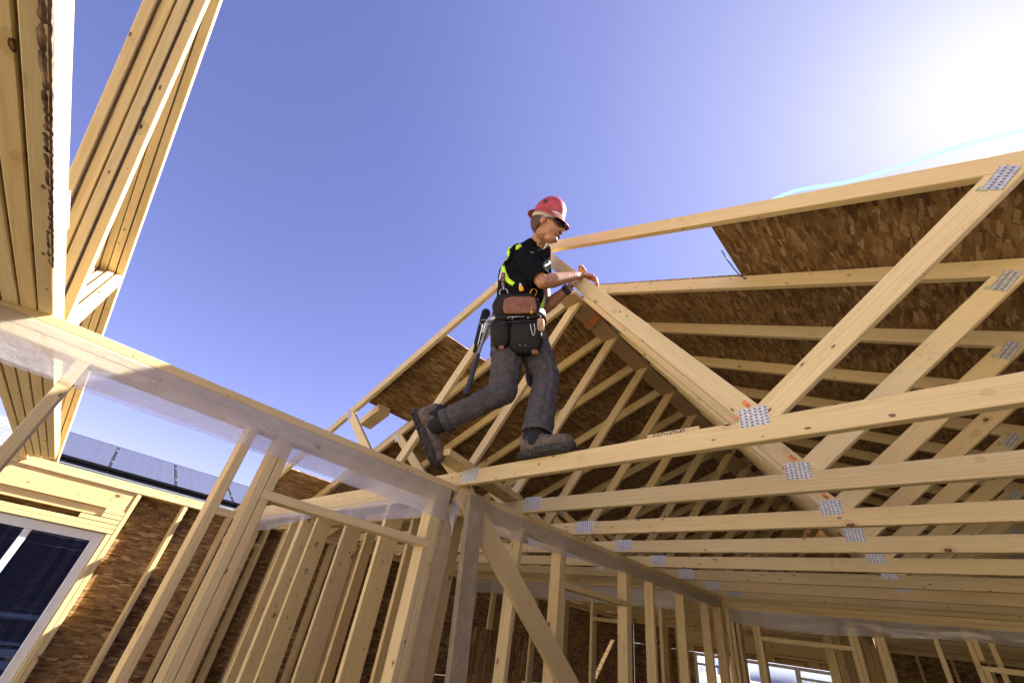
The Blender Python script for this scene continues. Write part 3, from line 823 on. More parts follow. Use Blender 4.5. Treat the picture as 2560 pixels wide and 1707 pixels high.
# solar array
STEELG = simple('grey_clamp', (.35, .35, .36), .5)
m, nt = newmat('solar_cell_glass'); g = G(nt)
c = g.coord((1, 1, 1), rnd=False)
br = g.n('ShaderNodeTexBrick', {'Vector': c, 'Scale': 6.2, 'Color1': (.055, .06, .10, 1), 'Color2': (.06, .065, .11, 1), 'Mortar': (.10, .105, .15, 1), 'Mortar Size': .012}, offset=0.)
br.inputs['Brick Width'].default_value = 1.; br.inputs['Row Height'].default_value = 1.
g.out(principled(g, br.outputs[0], .5, None, Specular_IOR_Level=.35))
CELL = m
nrm = Mr.to_3x3() @ V((0, 0, 1))
for r_ in range(1):
    for i in range(9):
        yb = -.62 + i*1.06 - 2.12*0
        L = d.length
        lo = V((yb+7-.0, .10, .10))
        x0_, x1_ = lo.x, lo.x+1.052
        pf = link(bpy.data.objects.new('solar_panel', None)); put(pf, Mr @ Matrix.Translation(lo), H)
        box('panel_glass', (x0_+.02, .12, .085), (x1_-.02, 1.80, .11), CELL, pf, 0, Mr)
        for (a, b) in (((x0_, .10, .075), (x1_, .12, .115)), ((x0_, 1.80, .075), (x1_, 1.82, .115)), ((x0_, .12, .075), (x0_+.02, 1.80, .115)), ((x1_-.02, .12, .075), (x1_, 1.80, .115))):
            box('panel_frame', a, b, BLACKMETAL, pf, 0, Mr)
        for q in (.5, 1.4): box('clamp', (x1_-.005, q, .110), (x1_+.022, q+.03, .119), STEELG, pf, 0, Mr)

# ------------------------------------------------------------------ the worker
CR = Matrix(((.7305559552505154, .668772462146351, .1379543044733141), (-.30571516069009663, .5009762391742031, -.809667245420673), (-.6105949858721709, .5493325055534032, .5704450556979038)))
def ray_dir(u, v):
    return CR.transposed() @ V(((u-1280)/1046.09, (v-853.5)/1046.09, 1))
def at(u, v, y):
    r = ray_dir(u, v); return r*(y/r.y)
SKIN = simple('tanned_skin', (.40, .19, .098), .5, 45, .18, .2, Subsurface_Weight=.08)
SHIRT = simple('black_cotton', (.007, .007, .009), .95, 90, .3, .2, Specular_IOR_Level=.08)
VEST = simple('black_mesh_vest', (.008, .008, .011), .9, 260, .5, .4, Specular_IOR_Level=.1)
HIVIS = simple('lime_high_visibility_tape', (.52, .85, .03), .6, 60, .1)
SILVER = simple('silver_reflective_tape', (.55, .57, .6), .35, 60, .15)
PANTS = simple('charcoal_work_trousers', (.066, .058, .057), .9, 30, .28, .35)
STITCH = simple('grey_stitching', (.14, .13, .125), .8, 90, .1)
BOOTL = simple('dusty_brown_leather', (.125, .092, .065), .9, 28, .45, .6)
SOLE = simple('dirty_rubber_sole', (.045, .038, .032), .9, 60, .6, .8)
SOCK = simple('black_sock', (.015, .015, .018), .95, 80, .3)
LEATHER = simple('brown_leather', (.20, .075, .038), .6, 22, .4, .3)
BELTL = simple('dark_oiled_leather', (.009, .007, .006), .55, 18, .45, .3, Specular_IOR_Level=.25)
HATRED = simple('dusty_red_hard_hat', (.40, .058, .050), .42, 14, .18, .05)
CREAM = simple('cream_sweatband', (.62, .56, .47), .85, 60, .2)
HAIR = simple('brown_short_hair', (.085, .05, .028), .8, 160, .6, 1.)
BEARD = simple('sandy_moustache', (.20, .11, .055), .8, 160, .5, 1.)
LENS = simple('dark_lens', (.01, .012, .02), .06, 5, .1, .0, Metallic=.3)
STEEL = simple('worn_steel', (.42, .43, .46), .3, 40, .25, .1, Metallic=.85)
YELLOW = simple('yellow_plastic', (.85, .42, .02), .4, 40, .1)
WHITEP = simple('white_plastic', (.75, .75, .76), .4, 40, .1)
RUBBER = simple('black_rubber_grip', (.03, .03, .035), .6, 60, .2, .3)
TAN = simple('tan_leather', (.42, .27, .17), .6, 30, .3)

P = thing('person', 'worker in red hard hat and black shirt stepping along the nearest truss chord', 'person', (-1.48, 1.62, .801))

anL = V((-1.482, 1.635, .925)); knL = at(1366, 945, 1.69); hipL = at(1325, 845, 1.57)
anR = V((-1.985, 1.325, .965)); knR = at(1258, 980, 1.49); hipR = at(1272, 850, 1.46)
pel = at(1300, 835, 1.52); waist = at(1298, 770, 1.45); chest = at(1305, 690, 1.38)
shR = at(1300, 640, 1.28); shL = at(1352, 628, 1.48); neck = at(1342, 612, 1.335)
elR = at(1358, 706, 1.37); wrR = at(1438, 690, 1.575); elL = at(1362, 770, 1.62); wrL = at(1420, 722, 1.625)
Fh = V((.79, .551, -.269)).normalized(); Uh = V((.283, -.271, .92)); Uh = (Uh - Fh*Uh.dot(Fh)).normalized(); Rh = Fh.cross(Uh).normalized()
HC = at(1368, 562, 1.28)
MH = Matrix((Fh, -Rh, Uh)).transposed().to_4x4(); MH.translation = HC     # head frame: x forward, y to the head's left, z up
# Fh x Uh = right-hand side of the head
def H_(x, y, z): return MH @ V((x, y, z))

# ---- body: one continuous surface
bm = bmesh.new()
capsule(bm, pel, waist, .125, .12); capsule(bm, waist, chest, .12, .125)
capsule(bm, chest, neck.lerp(chest, .3), .125, .085)
capsule(bm, shR.lerp(neck, .15), shL.lerp(neck, .1), .062, .062)
capsule(bm, neck.lerp(chest, .12), HC + (neck-HC)*.35, .06, .056)
capsule(bm, hipL, knL, .085, .058); capsule(bm, knL, anL, .056, .038)
capsule(bm, hipR, knR, .085, .058); capsule(bm, knR, anR, .056, .038)
capsule(bm, shR, elR, .058, .045); capsule(bm, shL, elL, .055, .044)
mR = elR.lerp(wrR, .3)
capsule(bm, elR, mR, .044, .049); capsule(bm, mR, wrR, .049, .029)
mL = elL.lerp(wrL, .3)
capsule(bm, elL, mL, .043, .046); capsule(bm, mL, wrL, .046, .028)
# head: skull, face, jaw, features
def he(x, y, z, rx, ry, rz): icosph(bm, H_(x, y, z), (rx, ry, rz), 3, MH.to_3x3())
he(-.012, 0, .03, .098, .077, .092); he(.035, 0, -.02, .066, .062, .085)
he(.047, 0, -.092, .042, .041, .030); he(.0, .0, -.060, .06, .057, .048)
he(.040, .045, -.010, .03, .02, .025); he(.040, -.045, -.010, .03, .02, .025)   # cheekbones
he(.088, 0, .028, .018, .046, .012)   # brow
capsule(bm, H_(.095, 0, .02), H_(.115, 0, -.018), .009, .013)
he(.106, .010, -.022, .009, .007, .007); he(.106, -.010, -.022, .009, .007, .007)
he(.092, 0, -.050, .014, .024, .007); he(.088, 0, -.062, .014, .021, .008)
he(.078, 0, -.088, .020, .024, .016)
for s in (1, -1):
    he(.064, s*.030, .010, .014, .014, .010)
    he(-.012, s*.078, -.005, .020, .008, .031); he(-.010, s*.080, -.024, .012, .008, .014)
# hands: palm, four fingers each of two joints, thumb
def hand(wr, pc, fdir, nrm, side, curls, thumb):
    """wr wrist, pc palm centre, fdir finger direction, nrm back-of-hand direction, side to the thumb"""
    f = fdir.normalized(); n = (nrm - f*nrm.dot(f)).normalized(); s = side - f*side.dot(f) - n*side.dot(n); s.normalize()
    capsule(bm, wr, pc - f*.02, .026, .024)
    for k in (-1.5, -.5, .5, 1.5):
        capsule(bm, pc - f*.035 + s*k*.013, pc + f*.042 + s*k*.0185, .016, .0125)
    for k, ln, cu in zip((1.5, .5, -.5, -1.5), (.040, .045, .042, .032), curls):
        a = pc + f*.045 + s*k*.0195
        d1 = (f*math.cos(cu*.5) - n*math.sin(cu*.5)); b = a + d1*ln
        d2 = (f*math.cos(cu*1.3) - n*math.sin(cu*1.3)); c = b + d2*ln*.72
        d3 = (f*math.cos(cu*2.) - n*math.sin(cu*2.)); e = c + d3*ln*.5
        capsule(bm, a, b, .0105, .0095, 1); capsule(bm, b, c, .0095, .0088, 1); capsule(bm, c, e, .0088, .0075, 1)
    t0 = pc - f*.020 + s*.030
    t1 = t0 + thumb[0]; t2 = t1 + thumb[1]
    capsule(bm, t0, t1, .0155, .0115, 1); capsule(bm, t1, t2, .0110, .0088, 1)
# right hand lies over the upper edge of the web, fingers bent down its far side, thumb raised
webdir = (V((-1.66, 0, 2.53)) - V((-.365, 0, .78))).normalized()   # up the web
webn = V((webdir.z, 0, -webdir.x))                                  # out of its upper edge
if webn.z < 0: webn = -webn
hR = at(1462, 690, 1.655)
hand(wrR, hR, (V((.62, .72, .02))), V((.30, -.20, .9)), V((-.5, .3, .35)), (.85, .92, .98, 1.05), (V((-.012, .018, .036)), V((.016, .012, .022))))
# left hand grips the lower edge of the same web
hL = at(1440, 702, 1.72)
hand(wrL, hL, V((.35, .35, .75)), V((-.3, .9, -.1)), V((-.6, -.5, .4)), (.8, .85, .9, .9), (V((-.015, -.035, .02)), V((.012, -.02, .018))))
body = remesh('body', bm, SKIN, P, .0042, 3, lambda co: .0006*noise.noise(co*90))

# ---- trousers
def wrinkle(amp, sc, seed=0.):
    def f(co):
        q = V((co.x*sc, co.y*sc, co.z*sc*1.9)) + V((seed, seed, seed))
        n = noise.noise(q + noise.noise_vector(q*.7)*.8)
        return amp*(n + .5*noise.noise(q*2.7)) - amp*.25*max(0, .25-abs(noise.noise(q*1.3)))*4
    return f
bm = bmesh.new()
capsule(bm, pel + (waist-pel)*.25, pel, .142, .15)
capsule(bm, pel, hipL, .135, .118); capsule(bm, pel, hipR, .140, .125)
tL = hipL.lerp(knL, .55); capsule(bm, hipL, tL, .118, .102); capsule(bm, tL, knL + V((0, .0, .01)), .102, .085)
cL = anL + (knL-anL)*.06
capsule(bm, knL, knL.lerp(cL, .45), .084, .086); capsule(bm, knL.lerp(cL, .45), cL, .086, .088)
tR = hipR.lerp(knR, .55); capsule(bm, hipR, tR, .118, .100); capsule(bm, tR, knR, .100, .083)
cR = anR + (knR-anR)*.10
capsule(bm, knR, knR.lerp(cR, .45), .083, .074); capsule(bm, knR.lerp(cR, .45), cR, .074, .072)
trs = remesh('trousers', bm, PANTS, P, .007, 5, wrinkle(.0085, 13))
def cut(o, p, n):
    b = bmesh.new(); b.from_mesh(o.data)
    bmesh.ops.bisect_plane(b, geom=b.verts[:] + b.edges[:] + b.faces[:], plane_co=p, plane_no=n, clear_outer=True)
    b.to_mesh(o.data); b.free()
def cut_local(o, p, n, rad):
    b = bmesh.new(); b.from_mesh(o.data)
    dele = [f for f in b.faces if (f.calc_center_median()-p).dot(n) > 0 and (f.calc_center_median()-p).length < rad]
    bmesh.ops.delete(b, geom=dele, context='FACES')
    b.to_mesh(o.data); b.free()
nL = (anL-knL).normalized(); nR = (anR-knR).normalized()
cut_local(trs, anL - nL*.005, nL, .13); cut_local(trs, anR - nR*.030, nR, .13)
def cuff(c, n, r, w=.035):
    x = n.orthogonal().normalized(); y = n.cross(x); rows = []
    bm = bmesh.new()
    for j, (dz, rr) in enumerate(((-w, r*.985), (-w*.4, r), (.0, r*1.0), (.004, r*.97), (0, r*.90), (-w*.8, r*.86))):
        rows.append([bm.verts.new(c + n*dz + (x*math.cos(a) + y*math.sin(a))*rr*(1+.05*math.sin(3*a+1))) for a in [k*2*PI/32 for k in range(32)]])
    for A, B in zip(rows, rows[1:]):
        for k in range(32): bm.faces.new((A[k], A[(k+1) % 32], B[(k+1) % 32], B[k]))
    bmesh.ops.recalc_face_normals(bm, faces=bm.faces[:])
    return mesh_obj('cuff', bm, PANTS, trs, None, True)
cuff(anL - nL*.006, nL, .088); cuff(anR - nR*.030, nR, .077)

# ---- shirt and vest
bm = bmesh.new()
capsule(bm, waist.lerp(pel, .3), waist, .145, .150); capsule(bm, waist, chest, .150, .160)
capsule(bm, chest, neck.lerp(chest, .35), .160, .100)
capsule(bm, shR.lerp(neck, .12), neck.lerp(shR, .2), .078, .066); capsule(bm, shL.lerp(neck, .1), neck.lerp(shL, .2), .076, .066)
capsule(bm, chest + (shR-neck)*.35, shR.lerp(neck, .1), .130, .084)
capsule(bm, chest + (shL-neck)*.30, shL.lerp(neck, .1), .115, .078)
seR = shR.lerp(elR, .82); capsule(bm, shR, seR, .086, .074)
seL = shL.lerp(elL, .62); capsule(bm, shL, seL, .076, .062)
shirt = remesh('t_shirt', bm, SHIRT, P, .007, 4, wrinkle(.006, 12, 5))
cut_local(shirt, seR + (elR-shR).normalized()*.025, (elR-shR).normalized(), .1)
bm = bmesh.new()
capsule(bm, waist.lerp(pel, .15), waist, .154, .158); capsule(bm, waist, waist.lerp(chest, .55), .158, .163)
vest = remesh('vest', bm, VEST, P, .007, 4, wrinkle(.005, 16, 9))

# ---- ribbons, patches: laid on the clothed surface
def bvh(objs):
    vs, fs = [], []
    for o in objs:
        k = len(vs); vs += [v.co.copy() for v in o.data.vertices]; fs += [[i+k for i in p.vertices] for p in o.data.polygons]
    return BVHTree.FromPolygons(vs, fs)
def on(tree, u, v):
    d = ray_dir(u, v).normalized(); h = tree.ray_cast(V((0, 0, 0)), d)
    if h[0] is None:
        q = tree.find_nearest(d*2.75); return q[0], -d
    return h[0], h[1]
def ribbon(name, pts, w, mat, tree, parent, off=.004, th=.003, step=.012):
    fr = []
    L = [on(tree, *p) for p in pts]
    P3 = []
    for i in range(len(pts)-1):
        n = max(2, int((L[i+1][0]-L[i][0]).length/step))
        for k in range(n): P3.append((pts[i][0] + (pts[i+1][0]-pts[i][0])*k/n, pts[i][1] + (pts[i+1][1]-pts[i][1])*k/n))
    P3.append(pts[-1])
    S = [on(tree, *p) for p in P3]
    co_ = [s[0] for s in S]; no = [s[1] for s in S]
    for _ in range(3):
        co_ = [co_[0]] + [(a+b*2+c)/4 for a, b, c in zip(co_, co_[1:], co_[2:])] + [co_[-1]]
        no = [no[0]] + [((a+b*2+c)/4).normalized() for a, b, c in zip(no, no[1:], no[2:])] + [no[-1]]
    bm = bmesh.new(); rows = []
    for i, (c, n) in enumerate(zip(co_, no)):
        t = (co_[min(i+1, len(co_)-1)] - co_[max(i-1, 0)]).normalized(); s = t.cross(n).normalized()
        rows.append([bm.verts.new(c + n*off + s*w/2*k) for k in (-1, 0, 1)])
        rows[-1][1].co += n*.001
    for A, B in zip(rows, rows[1:]):
        for k in range(2): bm.faces.new((A[k], A[k+1], B[k+1], B[k]))
    r = bmesh.ops.extrude_face_region(bm, geom=bm.faces[:])
    vv = [x for x in r['geom'] if isinstance(x, bmesh.types.BMVert)]
    n0 = sum(no, V())/len(no)
    for v in vv: v.co += n0*th
    bmesh.ops.recalc_face_normals(bm, faces=bm.faces[:])
    return mesh_obj(name, bm, mat, parent, None, True)
TT = bvh([shirt, vest])
# lime tape: over the back edge, down to the waist, and under the arm
ribbon('hi_vis_strap', [(1309, 591), (1290, 600), (1272, 625), (1262, 650), (1259, 672), (1268, 700), (1285, 712)], .030, HIVIS, TT, vest, .006)
ribbon('hi_vis_strap', [(1341, 688), (1336, 696), (1330, 706)], .028, HIVIS, TT, vest, .006)
ribbon('black_harness_strap', [(1286, 598), (1271, 615), (1263, 640), (1262, 665)], .026, SHIRT, TT, vest, .010)
ribbon('grey_strap', [(1258, 660), (1254, 685), (1250, 700)], .018, SILVER, TT, vest, .004)
ribbon('reflective_strap', [(1357, 744), (1353, 760), (1346, 784)], .050, HIVIS, TT, vest, .010)
ribbon('reflective_strap', [(1357, 748), (1352, 768)], .030, SILVER, TT, vest, .014)
# printed white loop on the shirt shoulder
ribbon('shirt_print', [(1339, 599), (1346, 612), (1352, 618)], .003, WHITEINK, TT, shirt, .003, .001)
ribbon('shirt_print', [(1339, 599), (1351, 607), (1358, 616)], .003, WHITEINK, TT, shirt, .003, .001)
ribbon('shirt_print', [(1369, 653), (1381, 658)], .012, CHALK, TT, shirt, .003, .001)

# ---- tool belt
upB = (waist-pel).normalized()
toC = (-pel).normalized(); toC = (toC - upB*toC.dot(upB)).normalized()      # outwards on the side that faces us
rt = toC.cross(upB).normalized()
if rt.dot(V((.73, .67, .14))) < 0: rt = -rt

BELT = thing('tool_belt', 'dark leather tool belt with pouches around the worker on the truss', 'tool belt', pel)
CL = bvh([shirt, vest, trs])
def pouch(name, u, v, w, h, d, mat, lift=0., parent=BELT, top=.86, bot=.9, tilt=0., p=4.):
    c, n = on(CL, u, v)
    bm = bmesh.new()
    bmesh.ops.create_cube(bm, size=2)
    bmesh.ops.subdivide_edges(bm, edges=bm.edges[:], cuts=7, use_grid_fill=True)
    for vt in bm.verts:
        x, y, z = vt.co
        r = (abs(x)**p + abs(y)**p + abs(z)**p)**(1/p)
        x, y, z = x/r, y/r, z/r
        k = top + (1-top)*(1-max(0, z)) if z > 0 else 1 - (1-bot)*(z*z)
        bulge = 1 + .25*(1-abs(z)) if y > 0 else 1
        vt.co = (x*k*w/2, y*bulge*d/2, z*h/2)
        vt.co += V((1, 1, 1))*.003*noise.noise(vt.co*22 + V((u, v, 0)))
    A = Matrix.Rotation(tilt, 3, toC)
    M = Matrix((A @ rt, toC, A @ upB)).transposed().to_4x4()
    if M.determinant() < 0: M = Matrix((A @ -rt, toC, A @ upB)).transposed().to_4x4()
    M.translation = c + toC*(d*.32 + lift)
    return mesh_obj(name, bm, mat, parent, M, True)
# waist belt: band round the hips
bc = at(1300, 795, 1.47); rows = []
bm = bmesh.new()
for j, (dz, k) in enumerate(((-.030, 1.), (.030, .985), (.030, .95), (-.030, .96))):
    rows.append([bm.verts.new(bc + upB*(dz + .012*math.sin(a)) + (rt*math.cos(a)*.172 + toC*math.sin(a)*.168)*k) for a in [q*2*PI/48 for q in range(48)]])
rows.append(rows[0])
for A, B in zip(rows, rows[1:]):
    for q in range(48): bm.faces.new((A[q], A[(q+1) % 48], B[(q+1) % 48], B[q]))
bmesh.ops.recalc_face_normals(bm, faces=bm.faces[:])
mesh_obj('waist_belt', bm, BELTL, BELT, None, True)
LP_ = pouch('large_pouch', 1313, 848, .212, .215, .070, BELTL, .012, p=4.2, top=.94, bot=.80)
SP_ = pouch('small_pouch', 1251, 839, .125, .19, .06, BELTL, .010, p=3.4, top=.86, bot=.66, tilt=.10)
pouch('top_holder', 1295, 797, .29, .045, .05, BELTL, .012, p=6)
pouch('back_plate', 1290, 765, .30, .150, .040, BELTL, .004, p=5, top=.80)
fl = pouch('leather_flap', 1300, 770, .205, .108, .022, LEATHER, .050, p=8, top=.90, bot=1.)
pouch('ring_tab', 1256, 758, .050, .070, .018, LEATHER, .050, p=5, tilt=.15)
pouch('hammer_holder', 1219, 784, .045, .10, .03, LEATHER, .02, p=5, tilt=-.5)
pouch('side_loop', 1350, 822, .045, .085, .05, TAN, .075, p=5)
pouch('belt_corner', 1255, 874, .035, .028, .02, LEATHER, .052, p=5); pouch('belt_corner', 1336, 886, .04, .028, .02, LEATHER, .082, p=5)
# far side pouch seen between the legs
fc = at(1342, 925, 1.66)
bm = bmesh.new(); icosph(bm, fc, (.085, .05, .13), 3)
mesh_obj('far_pouch', bm, BELTL, BELT, None, True)
bc2 = at(1205, 835, 1.56)
bm = bmesh.new(); capsule(bm, at(1215, 782, 1.56), at(1192, 858, 1.56), .036, .022)
mesh_obj('rear_pouch', bm, BELTL, BELT, None, True)
def rivet(u, v, r, lift, mat=STEEL, name='rivet'):
    c, n = on(CL, u, v)
    bm = bmesh.new(); icosph(bm, c + toC*lift, (r, r, r), 2)
    mesh_obj(name, bm, mat, BELT, None, True)
for (u, v, l) in ((1261, 781, .085), (1298, 782, .085), (1337, 784, .085), (1252, 792, .07), (1252, 803, .075), (1272, 803, .08), (1282, 804, .08), (1320, 803, .08), (1343, 754, .05), (1339, 763, .05), (1300, 870, .10), (1313, 872, .10)):
    rivet(u, v, .0062 if v < 860 else .004, l)
def strokes(name, pts, r, mat, lift, parent=BELT):
    return tube(name, smoothpts([on(CL, *p)[0] + toC*lift for p in pts], 4), r, mat, parent)
# steel ring, snap hook and riveted leather strap going up to the shoulder
rc, rn = on(CL, 1260, 738)
rc = rc + toC*.055
tube('ring', [rc + (rt*math.cos(a) + upB*math.sin(a))*.026 for a in [q*2*PI/24 for q in range(24)]], .0028, STEEL, BELT, closed=True)
strokes('snap_hook', [(1260, 731), (1260, 722)], .0055, STEEL, .05)
strokes('suspender_strap', [(1259, 721), (1258, 705), (1259, 686)], .0115, LEATHER, .022)
for vv in (715, 704, 694): rivet(1259, vv, .0045, .034)
# seams on the pouches
strokes('stitching', [(1237, 812), (1250, 815), (1268, 813)], .0014, STITCH, .080)
strokes('stitching', [(1273, 815), (1300, 812), (1332, 811)], .0014, STITCH, .098)
strokes('thread_loop', [(1325, 822), (1328, 838), (1332, 849), (1336, 838), (1334, 820)], .0018, WHITEP, .115)
strokes('belt_edge', [(1252, 798), (1290, 800), (1343, 797)], .003, STEEL, .078)

# ---- knives, pencil, square carried in the pockets (own things)
def tool(name, label, cat, u, v, w, h, d, mat, lift, tilt):
    o = pouch(name, u, v, w, h, d, mat, lift, None, top=.75, bot=1., tilt=tilt, p=6)
    return tag(o, label, cat)
k1 = tool('utility_knife', 'yellow utility knife with pale nose in the vest pocket of the worker', 'knife', 1303, 724, .026, .038, .012, YELLOW, .020, .15)
pouch('nose', 1301, 716, .017, .026, .011, WHITEP, .020, k1, top=.4, tilt=.15)
q0 = [(1325, 737), (1331, 725), (1342, 730), (1337, 742)]
k2 = tag(tube('tape_clip', smoothpts([on(CL, *p)[0] + toC*.022 for p in q0], 3), .0028, YELLOW), 'thin yellow wire clip standing up from the vest pocket of the worker', 'clip')
k3 = tool('carpenter_pencil', 'short yellow pencil stub in front of the brown leather flap', 'pencil', 1328, 788, .014, .030, .012, YELLOW, .085, 0.)
pouch('tip', 1328, 780, .009, .016, .009, TAN, .085, k3, top=.3)
k4 = tool('folding_rule', 'small yellow corner of a tool peeking from the vest by the elbow', 'tool', 1351, 718, .022, .016, .01, YELLOW, .012, .6)

# ---- hammer hanging in its loop
HM = thing('hammer', 'steel framing hammer with black rubber grip hanging from the tool belt', 'hammer', at(1225, 800, 1.33))
ha, hb, hc, hd = at(1228, 797, 1.335), at(1212, 838, 1.33), at(1196, 886, 1.315), at(1165, 985, 1.285)
tube('handle', [ha, hb, hc, hc.lerp(hd, .08)], [.0105, .0095, .0085, .0085], STEEL, HM)
tube('grip', smoothpts([hc, hc.lerp(hd, .25), hc.lerp(hd, .6), hc.lerp(hd, .9), hd], 4), [.0125]*4 + [.0150]*4 + [.0165]*4 + [.019]*4 + [.020], RUBBER, HM, 12)
bm = bmesh.new()
hx = (at(1240, 797, 1.33) - at(1222, 799, 1.33)).normalized()
capsule(bm, ha - hx*.012, ha + hx*.028, .017, .021); capsule(bm, ha + hx*.028, ha + hx*.045, .017, .017)
capsule(bm, ha - hx*.010, ha - hx*.055 + (hd-ha).normalized()*.03, .013, .004)
mesh_obj('hammer_head', bm, STEEL, HM, None, True)
tube('hammer_loop', [at(1215 + 17*math.cos(a), 805 + 6*math.sin(a), 1.32 - .03*math.sin(a)) for a in [q*2*PI/20 for q in range(20)]], .0028, STEEL, BELT, closed=True)
tube('side_strap', smoothpts([at(1203, 812, 1.36), at(1194, 850, 1.36), at(1186, 880, 1.36)], 4), .012, BELTL, BELT)

# ---- boots
def boot(heel, f, n_up, parent, flip=1, sc=1.1):
    f = f.normalized(); u = (n_up - f*n_up.dot(f)).normalized(); s = u.cross(f)
    M = Matrix((f, s, u)).transposed().to_4x4(); M.translation = heel; M = M @ Matrix.Scale(sc, 4)
    bm = bmesh.new()
    Q = lambda x, y, z: V((x, y, z))
    capsule(bm, Q(.045, 0, .065), Q(.09, 0, .07), .042, .044)
    capsule(bm, Q(.045, 0, .05), Q(.045, 0, .115), .044, .046)
    capsule(bm, Q(.07, 0, .055), Q(.068, 0, .135), .050, .052)
    capsule(bm, Q(.10, 0, .085), Q(.175, 0, .058), .044, .038)
    capsule(bm, Q(.12, 0, .050), Q(.235, flip*.006, .052), .046, .045)
    capsule(bm, Q(.20, flip*.004, .047), Q(.272, flip*.006, .052), .048, .038)
    icosph(bm, Q(.278, flip*.004, .050), (.036, .046, .034), 3)
    upp = remesh('boot', bm, BOOTL, parent, .006, 3, lambda c: .0035*noise.noise(c*38) + .002*noise.noise(c*95), M)
    b = bmesh.new(); b.from_mesh(upp.data)
    bmesh.ops.bisect_plane(b, geom=b.verts[:] + b.edges[:] + b.faces[:], plane_co=(0, 0, .026), plane_no=(0, 0, -1), clear_outer=True)
    b.to_mesh(upp.data); b.free()
    # sole with lugs
    bm = bmesh.new(); N_ = 64; ring = []
    for k in range(N_):
        a = 2*PI*k/N_; x = .157 + .162*math.cos(a)
        wy = .041 + .012*max(0, math.sin((x-.08)/.26*PI)) - .004*(x < .1)
        y = wy*math.copysign(abs(math.sin(a))**.62, math.sin(a)) + flip*.004*(x/.3)
        ring.append((x, y))
    def lug(k): return .0035 if (k//2) % 2 else -.0005
    lv = [(.0, .93, True), (.010, 1.02, True), (.018, 1.035, False), (.030, 1.03, False), (.034, .96, False)]
    rows = []
    for z, sc, lg in lv:
        rows.append([bm.verts.new((.157 + (x-.157)*(sc*.985+.015) + (0), y*sc + (lug(k) if lg else 0)*math.copysign(1, y), z + (.007*math.exp(-((x-.115)/.03)**2) if z < .012 else 0) + .012*max(0, (x-.25)/.07)**2)) for k, (x, y) in enumerate(ring)])
    for A, B in zip(rows, rows[1:]):
        for k in range(N_): bm.faces.new((A[k], A[(k+1) % N_], B[(k+1) % N_], B[k]))
    bm.faces.new(rows[0][::-1]); bm.faces.new(rows[-1])
    sole = mesh_obj('sole', bm, SOLE, upp, M, False)
    # lugs under the sole
    bm = bmesh.new()
    for i in range(11):
        x = .018 + i*.027
        for sd in (-1, 1):
            bmesh.ops.create_cube(bm, size=1, matrix=Matrix.Translation((x, sd*.023, -.002 + .012*max(0, (x-.25)/.07)**2)) @ Matrix.Rotation(sd*.5, 4, 'Z') @ Matrix.Diagonal((.015, .034, .009, 1)))
    mesh_obj('tread', bm, SOLE, upp, M)
    # collar and laces
    bm = bmesh.new()
    capsule(bm, Q(.066, 0, .10), Q(.064, 0, .135), .053, .052)
    mesh_obj('sock', bm, SOCK, upp, M, True)
    for i in range(5):
        x = .118 + i*.020; z = .128 - i*.0115
        tube('lace', [V((x-.004, -.030, z-.014)), V((x, -.012, z+.002)), V((x+.003, .012, z+.002)), V((x-.004, .030, z-.014))], .0022, SOCK, upp, 6, M)
    return upp
heelL = V((-1.585, 1.637, .805)); boot(heelL, V((.335, .018, .0)), V((0, -.06, 1)), P, -1)
fR = V((.11, .618, -.778)); toeR = V((-2.052, 1.392, .735)); boot(toeR - fR*.345, fR, V((.544, .618, .568)), P, 1)

for a_, k_ in ((anL, knL), (anR, knR)):
    d_ = (k_-a_).normalized(); bm = bmesh.new(); capsule(bm, a_ - d_*.03, a_ + d_*.13, .056, .058, 3); mesh_obj('sock', bm, SOCK, P, None, True)
# ---- watch, hat, glasses, hair
dW = (wrL - elL).normalized()
bm = bmesh.new(); rows = []
xw = dW.orthogonal().normalized(); yw = dW.cross(xw)
wc = wrL - dW*.012
for dz, k in ((-.019, 1.), (-.016, 1.1), (.016, 1.1), (.019, 1.)):
    rows.append([bm.verts.new(wc + dW*dz + (xw*math.cos(a) + yw*math.sin(a))*.034*k) for a in [q*2*PI/24 for q in range(24)]])
for A, B in zip(rows, rows[1:]):
    for q in range(24): bm.faces.new((A[q], A[(q+1) % 24], B[(q+1) % 24], B[q]))
wt = mesh_obj('wrist_watch', bm, RUBBER, P, None, True)
bm = bmesh.new(); icosph(bm, at(1432, 724, 1.60), .009, 2); mesh_obj('buckle', bm, STEEL, wt, None, True)

def lathe(prof, sx, sy, n=48, ox=0.):
    bm = bmesh.new(); rows = []
    for r, z in prof:
        rows.append([bm.verts.new((ox + r*sx*math.cos(a), r*sy*math.sin(a), z)) for a in [q*2*PI/n for q in range(n)]])
    for A, B in zip(rows, rows[1:]):
        for q in range(n): bm.faces.new((A[q], A[(q+1) % n], B[(q+1) % n], B[q]))
    return bm
prof = [(.0, .168), (.20, .166), (.40, .158), (.60, .142), (.78, .115), (.90, .082), (.97, .045), (1.0, .012), (1.04, .004), (1.16, -.006), (1.26, -.016), (1.27, -.020), (1.24, -.019), (1.14, -.011), (1.02, .0), (.97, .012), (.93, .045), (.86, .080), (.74, .110), (.56, .136), (.3, .155), (.0, .162)]
Mt = MH @ Matrix.Translation((-.012, 0, .046)) @ Matrix.Rotation(math.radians(7), 4, 'Y') @ Matrix.Scale(.90, 4)
bm = lathe(prof, .122, .104)
for v in bm.verts:
    if v.co.z < .0 and v.co.x > .08: v.co.x += .018*(v.co.x-.08)/.05
hat = mesh_obj('hard_hat', bm, HATRED, P, Mt, True)
bm = bmesh.new(); icosph(bm, (0, 0, 0), (.016, .007, .016), 2)
mesh_obj('hat_button', bm, BLACKMETAL, hat, Mt @ Matrix.Translation((-.030, -.094, .075)), True)
bm = bmesh.new()
